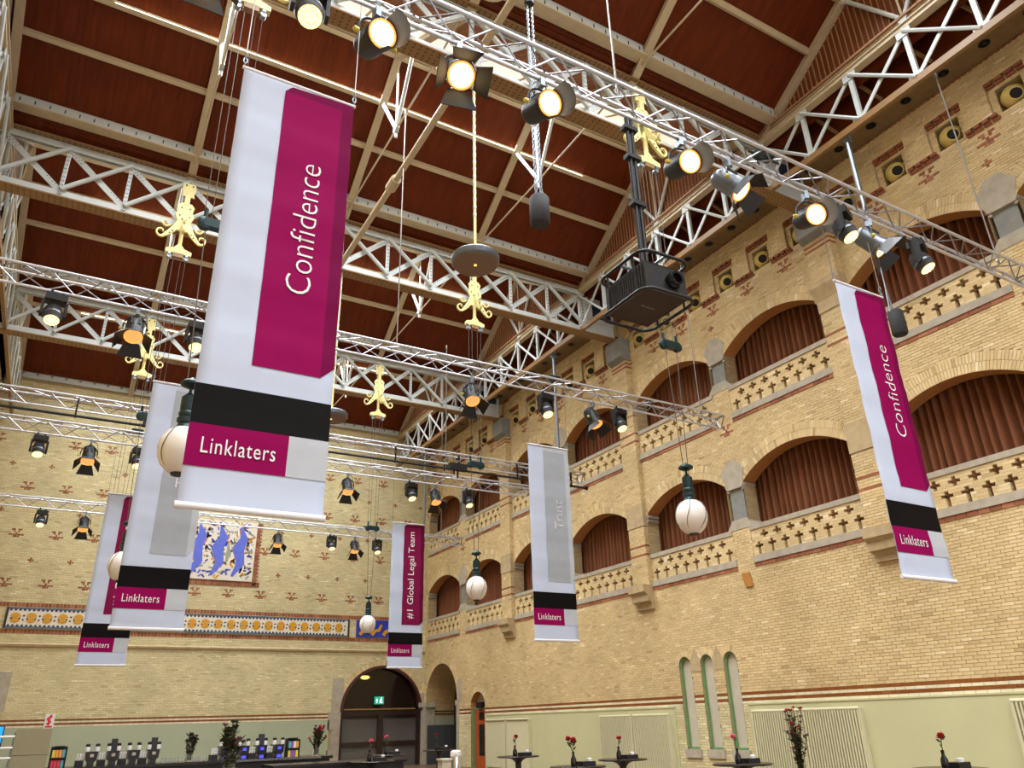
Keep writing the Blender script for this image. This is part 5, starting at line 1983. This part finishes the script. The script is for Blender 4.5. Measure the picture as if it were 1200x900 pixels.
# ================================================================== FURNITURE
MT['white_plastic'] = mat('white_plastic', (228, 228, 226), 0.4, var=0)
MT['red_petal'] = mat('red_petals', (176, 40, 52), 0.7, var=0.25, scale=30)
MT['pink_petal'] = mat('pink_petals', (226, 110, 140), 0.7, var=0.2, scale=30)
MT['mauve_petal'] = mat('mauve_petals', (122, 70, 84), 0.7, var=0.25, scale=30)
MT['leaf'] = mat('dark_green_leaf', (62, 74, 40), 0.7, var=0.3, scale=20)
MT['chrome'] = mat('polished_steel', (210, 210, 212), 0.15, 0.95, var=0)
MT['glass_clear'] = mat('clear_glass', (235, 240, 240), 0.05, var=0, trans=0.9)
def table(x, y, label, dia=0.72, z=1.1):
    t = thing('standing_table', label, 'table', (x, y, 0), 'tall black standing tables')
    m = MB()
    m.lathe([(0.0, 0.0), (dia / 2 - 0.01, 0.0), (dia / 2, 0.008), (dia / 2, 0.016), (dia / 2 - 0.01, 0.022), (0.0, 0.022)], (x, y, z - 0.022), 28)
    m.build('table_top', 'black_gloss', t, True)
    m = MB()
    m.lathe([(0.05, 0.03), (0.05, z - 0.1), (0.09, z - 0.06), (0.16, z - 0.03), (0.16, z - 0.022)], (x, y, 0), 14)
    m.build('pedestal', 'black', t, True)
    m = MB()
    m.lathe([(0.0, 0.0), (0.26, 0.0), (0.26, 0.015), (0.06, 0.03), (0.0, 0.03)], (x, y, 0), 20)
    m.build('foot', 'black', t, True)
    return t
def bloom(mb, c, r, rg, n=9):
    c = Vector(c)
    for i in range(n):
        a = 2 * PI * i / n + rg.random()
        tl = rg.uniform(0.2, 1.2)
        d = Vector((math.cos(a) * math.cos(tl), math.sin(a) * math.cos(tl), math.sin(tl)))
        s_ = d.cross(Vector((0, 0, 1))).normalized() * r * 0.45
        mb.add([tuple(c), tuple(c + d * r * 0.6 + s_), tuple(c + d * r), tuple(c + d * r * 0.6 - s_)], [(0, 1, 2, 3)])
def vase(x, y, z, label, seed, hue='red_petal', blooms=1, hgt=0.17):
    rg = random.Random(seed)
    t = thing('bud_vase', label, 'vase', (x, y, z), 'small black bud vases on the tables')
    m = MB()
    m.lathe([(0.035, 0.0), (0.04, 0.03), (0.036, 0.08), (0.016, 0.12), (0.016, 0.16), (0.02, 0.165)], (x, y, z), 12)
    m.build('bottle', 'black_gloss', t, True)
    for b in range(blooms):
        tip = Vector((x + rg.uniform(-0.06, 0.06), y + rg.uniform(-0.05, 0.05), z + 0.16 + hgt + rg.uniform(-0.03, 0.03)))
        m = MB()
        m.tube([(x, y, z + 0.1), (x + (tip.x - x) * 0.4, y + (tip.y - y) * 0.4, z + 0.22), tuple(tip)], 0.005, 4)
        for k in range(4):
            p = Vector((x, y, z + 0.17)).lerp(tip, 0.2 + 0.2 * k)
            a = rg.uniform(0, 6)
            q = p + Vector((math.cos(a) * 0.05, math.sin(a) * 0.05, 0.03))
            m.add([tuple(p), tuple(p.lerp(q, 0.5) + Vector((0, 0, 0.015))), tuple(q), tuple(p.lerp(q, 0.5) - Vector((0, 0, 0.015)))], [(0, 1, 2, 3)])
        m.build('stem', 'leaf', t)
        m = MB()
        bloom(m, tip, 0.055, rg, 16)
        bloom(m, tip - Vector((0, 0, 0.015)), 0.06, rg, 10)
        m.build('bloom', hue, t)
    return t
def tray(x, y, z, label):
    t = thing('menu_tray', label, 'tray', (x, y, z), 'small black trays on the tables')
    m = MB()
    m.box((x - 0.1, y - 0.07, z), (x + 0.1, y + 0.07, z + 0.05))
    m.build('tray_box', 'black', t)
    m = MB()
    m.lathe([(0.03, 0.0), (0.034, 0.03), (0.02, 0.035)], (x + 0.05, y, z + 0.05), 10)
    m.build('candle_cup', 'white_plastic', t, True)
    return t
TB = [(7.2, 12.45, 'standing table before the smooth radiator panels'), (6.08, 9.0, 'standing table with three flower stems'), (7.5, 9.93, 'standing table before the ribbed radiators'),
      (7.58, 7.63, 'standing table before the lancet windows'), (8.0, 5.22, 'standing table before the bare green wall'),
      (6.2, 15.9, 'standing table before the arched entrance'), (4.95, 13.4, 'standing table near the black bar end'), (7.9, 17.2, 'standing table beside the orange-brown door')]
for k, (x, y, lb) in enumerate(TB):
    table(x, y, 'black round ' + lb)
    vase(x - 0.06, y, 1.1, 'bud vase with %s on the %s' % (('three red blooms' if k == 1 else 'a pink bloom' if k in (3, 5, 6) else 'a red bloom'), lb), k, 'pink_petal' if k in (3, 5, 6) else 'red_petal', 3 if k == 1 else 1, 0.13)
    tray(x + 0.12, y - 0.02, 1.1, 'black tray with candle cup on the ' + lb)
# tall flower arrangements
def tall_flowers(x, y, z0, z1, label, seed, spread=0.12, hue=('mauve_petal', 'red_petal')):
    rg = random.Random(seed)
    t = thing('flower_arrangement', label, 'flowers', (x, y, z0), 'tall flower arrangements')
    m = MB()
    m.lathe([(0.07, 0.0), (0.075, 0.02), (0.06, 0.2), (0.07, 0.34), (0.066, 0.34), (0.055, 0.2), (0.0, 0.03)], (x, y, z0), 14)
    m.build('glass_vase', 'glass_clear', t, True)
    st, lv = MB(), MB()
    bl = [MB(), MB()]
    for i in range(22):
        h = rg.uniform(0.55, 1.0) * (z1 - z0)
        tip = Vector((x + rg.gauss(0, spread), y + rg.gauss(0, spread), z0 + h))
        mid = Vector((x + (tip.x - x) * 0.3, y + (tip.y - y) * 0.3, z0 + h * 0.55))
        st.tube([(x + rg.uniform(-.03, .03), y, z0 + 0.03), tuple(mid), tuple(tip)], 0.006, 4)
        for k in range(26):
            p = mid.lerp(tip, rg.random()) if k % 3 else Vector((x, y, z0 + 0.1)).lerp(mid, rg.uniform(0.3, 1))
            a = rg.uniform(0, 6.3)
            q = p + Vector((math.cos(a), math.sin(a), rg.uniform(-0.2, 0.8))) * rg.uniform(0.05, 0.11)
            sd = Vector((-math.sin(a), math.cos(a), 0)) * 0.024
            lv.add([tuple(p), tuple(p.lerp(q, 0.5) + sd), tuple(q), tuple(p.lerp(q, 0.5) - sd)], [(0, 1, 2, 3)])
        bloom(bl[i % 2], tip, 0.05, rg, 10)
        bloom(bl[(i + 1) % 2], mid.lerp(tip, rg.uniform(0.3, 0.8)), 0.04, rg, 8)
    st.build('stems', 'leaf', t)
    tag(lv.build('leaves', 'leaf', t), kind='stuff')
    for k in range(2):
        tag(bl[k].build('blooms', hue[k], t), kind='stuff')
    return t
tall_flowers(10.8, 9.6, 0.4, 1.78, 'tall arrangement of mauve and red flowers before the ribbed radiators', 3, 0.075)
table(10.8, 9.6, 'black round side table carrying the tall mauve flowers', 0.5, 0.4)
tall_flowers(1.96, 9.9, 1.1, 1.72, 'tall dark flower arrangement standing before the bar machines', 4, 0.05, ('leaf', 'mauve_petal'))
table(1.96, 9.9, 'black round standing table under the dark flower arrangement', 0.6, 1.1)
tall_flowers(5.05, 17.0, 1.1, 1.68, 'tall slim flower arrangement at the end of the bar', 5, 0.07)
tall_flowers(2.62, 17.05, 1.1, 1.58, 'slim green arrangement at the middle of the bar', 6, 0.045, ('leaf', 'mauve_petal'))

# bar counters
bc = thing('bar_counter', 'long black bar counter along the far end of the hall', 'counter', (2.6, 17.2, 0))
m = MB()
m.box((0.3, 16.85, 0.0), (5.3, 17.6, 1.05))
m.build('front', 'black', bc)
m = MB()
m.box((0.25, 16.8, 1.05), (5.35, 17.65, 1.1))
m.build('worktop', 'black_gloss', bc)
MB().box((3.2, 16.79, 1.06), (5.1, 16.83, 1.1)).build('steel_edge', 'chrome', bc)
b2 = thing('bar_counter', 'low black counter with a shiny top between bar and tables', 'counter', (4.7, 14.3, 0))
MB().box((3.5, 14.0, 0.0), (5.75, 14.7, 1.04)).build('front', 'black', b2)
MB().box((3.45, 13.95, 1.04), (5.8, 14.75, 1.08)).build('worktop', 'black_gloss', b2)
# coffee machines and grinders on the bar
MT['blue_light'] = mat('blue_display', (60, 60, 220), 0.4, var=0, emit=(70, 70, 255), strength=1.2)
def machine(x, label, lit, tall):
    t = thing('coffee_machine', label, 'machine', (x, 17.2, 1.1), 'coffee machines on the bar')
    h = 0.24
    m = MB()
    m.prism([(x - 0.05, 1.1), (x + 0.05, 1.1), (x + 0.055, 1.17), (x + 0.09, 1.2), (x + 0.1, 1.1 + h), (x - 0.1, 1.1 + h), (x - 0.09, 1.2), (x - 0.055, 1.17)], lambda u, v, d: (u, 17.0 + d, v), 0, 0.35)
    m.build('body', 'black_gloss', t)
    MB().box((x - 0.04, 16.985, 1.11), (x + 0.04, 17.0, 1.16)).build('spout_bay', 'blue_light' if lit else 'charcoal', t)
    m = MB()
    m.box((x - 0.03, 16.97, 1.25), (x + 0.03, 17.0, 1.3))
    m.build('display', 'blue_light' if lit else 'chrome', t)
    for sx in (-0.08, 0.08):
        m = MB()
        m.lathe([(0.035, 0), (0.04, 0.05), (0.035, 0.08)], (x + sx, 17.1, 1.1 + h), 10)
        hp = m.build('bean_hopper', 'white_plastic', t, True)
        m = MB()
        m.lathe([(0.038, 0.08), (0.038, 0.12), (0.02, 0.13)], (x + sx, 17.1, 1.1 + h), 10)
        m.build('hopper_lid', 'black', hp, True)
    if tall:
        m = MB()
        m.box((x - 0.05, 17.08, 1.1 + h), (x + 0.05, 17.18, 1.1 + h + 0.2))
        m.build('tower', 'charcoal', t)
    return t
def cup_stack(x, label):
    t = thing('cup_stack', label, 'cups', (x, 17.2, 1.1), 'stacks of white cups on the bar')
    MB().box((x - 0.065, 17.05, 1.1), (x + 0.065, 17.3, 1.2)).build('cup_stand', 'black', t)
    for i in range(3):
        for j in range(2):
            m = MB()
            m.lathe([(0.015, 0), (0.02, 0.03), (0.0215, 0.055), (0.018, 0.055)], (x - 0.044 + i * 0.044, 17.1, 1.2 + j * 0.058), 10)
            m.build('cup', 'white_plastic', t, True)
for x, lit, tall in ((0.95, 0, 0), (1.3, 0, 1), (1.64, 0, 0), (1.98, 0, 1), (3.27, 1, 1), (3.62, 1, 0), (3.96, 1, 1), (4.3, 1, 0)):
    machine(x, 'black coffee machine %s%s' % ('glowing blue on the bar' if lit else 'with dark display on the bar', ' with a tower on top' if tall else ' with twin hoppers only'), lit, tall)
for x in (0.77, 1.125, 1.47, 1.81, 3.08, 3.79, 4.13):
    cup_stack(x, 'white cups stacked on a black stand between the coffee machines')
def tea_rack(x, label, seed):
    rg = random.Random(seed)
    t = thing('tea_rack', label, 'rack', (x, 17.2, 1.1), 'tea racks on the bar')
    m = MB()
    m.box((x - 0.13, 17.05, 1.1), (x - 0.11, 17.25, 1.42))
    m.box((x + 0.11, 17.05, 1.1), (x + 0.13, 17.25, 1.42))
    m.box((x - 0.13, 17.05, 1.24), (x + 0.13, 17.25, 1.26))
    m.box((x - 0.08, 17.05, 1.43), (x + 0.08, 17.25, 1.45))
    m.box((x - 0.13, 17.24, 1.1), (x + 0.13, 17.25, 1.44))
    m.build('rack_frame', 'black', t)
    for j, z in enumerate((1.1, 1.265)):
        for i in range(4):
            nm = 'tea_%d' % rg.randint(0, 5)
            MT.setdefault(nm, mat('tea_carton_' + nm, [(206, 60, 80), (220, 200, 90), (90, 160, 170), (220, 220, 210), (150, 90, 150), (230, 150, 60)][int(nm[-1])], 0.6, var=0))
            MB().box((x - 0.1 + i * 0.052, 17.06, z), (x - 0.1 + i * 0.052 + 0.045, 17.2, z + 0.12)).build('tea_carton', nm, t)
tea_rack(0.42, 'black rack of coloured tea cartons at the hatch end of the bar', 2)
tea_rack(4.6, 'black rack of coloured tea cartons near the slim flowers', 3)
# cutlery/glass row on the bar
for i in range(8):
    x = 2.16 + i * 0.075 if i < 5 else 2.72 + (i - 5) * 0.09
    m = MB()
    m.lathe([(0.026, 0), (0.028, 0.05), (0.03, 0.09), (0.027, 0.09), (0.024, 0.01), (0.0, 0.008)], (x, 17.0, 1.1), 10)
    tag(m.build('drinking_glass', 'glass_clear', None, True), 'small clear drinking glass standing on the bar', 'glass', 'drinking glasses on the bar')

# white rack and blue screen at the far end
rk = thing('tube_rack', 'white tubular rack standing in front of the painted hatch', 'rack', (-0.9, 20.0, 0))
for z in (1.62, 1.41, 1.22):
    m = MB()
    m.cyl((-1.6, 20.0, z), (-0.36, 20.0, z), 0.022, 8)
    m.build('white_tube', 'white_plastic', rk, True)
for x in (-0.37, -1.55):
    m = MB()
    m.cyl((x - 0.05, 20.03, 0.0), (x, 20.03, 1.7), 0.014, 6)
    m.build('leg', 'galv', rk)
MT['screen_blue'] = mat('lit_blue_screen', (20, 150, 240), 0.3, var=0, emit=(20, 150, 245), strength=0.9)
sc_ = thing('display_screen', 'upright display with a lit blue screen behind the white rack', 'screen', (-0.95, 21.0, 0))
MB().box((-1.3, 21.0, 1.5), (-0.62, 21.04, 1.82)).build('screen', 'screen_blue', sc_)
MB().box((-1.32, 21.04, 1.3), (-0.6, 21.1, 1.84)).build('back_cover', 'charcoal', sc_)
MB().box((-1.0, 21.03, 0), (-0.94, 21.09, 1.4)).build('post', 'charcoal', sc_)
MB().box((-1.25, 20.85, 0), (-0.7, 21.25, 0.03)).build('foot', 'charcoal', sc_)

# red and white pictogram sign
ws = thing('wall_sign', 'small white sign with red pictogram over the striped brick bands', 'sign', (0.35, FY - 0.05, 1.85))
MB().box((0.2, FY - 0.06, 1.83), (0.5, FY - 0.04, 2.32)).build('sign_plate', 'white_plastic', ws)
MT['sign_red'] = mat('red_sign_print', (206, 50, 60), 0.5, var=0)
fs_ = lambda u, v, dd: (u, FY - 0.06 - dd, v)
m = MB()
m.ribbon([(0.3, 1.95), (0.36, 2.05), (0.3, 2.14), (0.38, 2.24), (0.37, 2.29)], [0.12, 0.1, 0.12, 0.1, 0.05], fs_, 0, 0.004)
m.box((0.24, FY - 0.064, 1.86), (0.46, FY - 0.06, 1.92))
m.build('pictogram', 'sign_red', ws)

# dark doors standing in the deep arch, steel bin, box
MT['navy'] = mat('blue_black_door_paint', (30, 32, 40), 0.5, var=0.05)
dd_ = thing('dark_door_leaf', 'blue black flush door standing open inside the deep corner arch', 'door', (15.6, 33.6, 0))
m = MB()
m.bar((15.0, 33.9, 0.78), (16.15, 33.4, 0.78), 0.06, 1.56, (0, 0, 1))
m.build('leaf', 'navy', dd_)
MB().box((16.1, 33.36, 0), (16.16, 33.44, 1.6)).build('edge_strip', 'black', dd_)
d2 = thing('dark_door_leaf', 'narrow blue black door with glazed top beside the flush door in the arch', 'door', (16.8, 33.4, 0))
m = MB()
m.bar((16.45, 33.5, 0.8), (17.3, 33.2, 0.8), 0.06, 1.6, (0, 0, 1))
m.build('leaf', 'navy', d2)
m = MB()
m.bar((16.5, 33.44, 1.3), (17.2, 33.19, 1.3), 0.03, 0.4, (0, 0, 1))
m.build('door_light', 'dark_glass', d2)
bn = thing('steel_bin', 'tall polished steel bin standing before the corner arch', 'bin', (6.8, 14.05, 0))
m = MB()
m.lathe([(0.1, 0.0), (0.105, 0.02), (0.105, 1.06), (0.1, 1.08)], (6.8, 14.05, 0), 20)
m.build('bin_body', 'chrome', bn, True)
m = MB()
m.lathe([(0.1, 1.08), (0.105, 1.09), (0.1, 1.16), (0.05, 1.18)], (6.8, 14.05, 0), 20)
m.build('bin_lid', 'white_plastic', bn, True)
m = MB()
m.box((6.48, 13.95, 0.0), (6.66, 14.15, 1.02))
m.box((6.46, 13.93, 1.02), (6.68, 14.17, 1.05))
tag(m.build('pedestal_box', 'blind'), 'narrow beige pedestal box beside the polished steel bin', 'box')
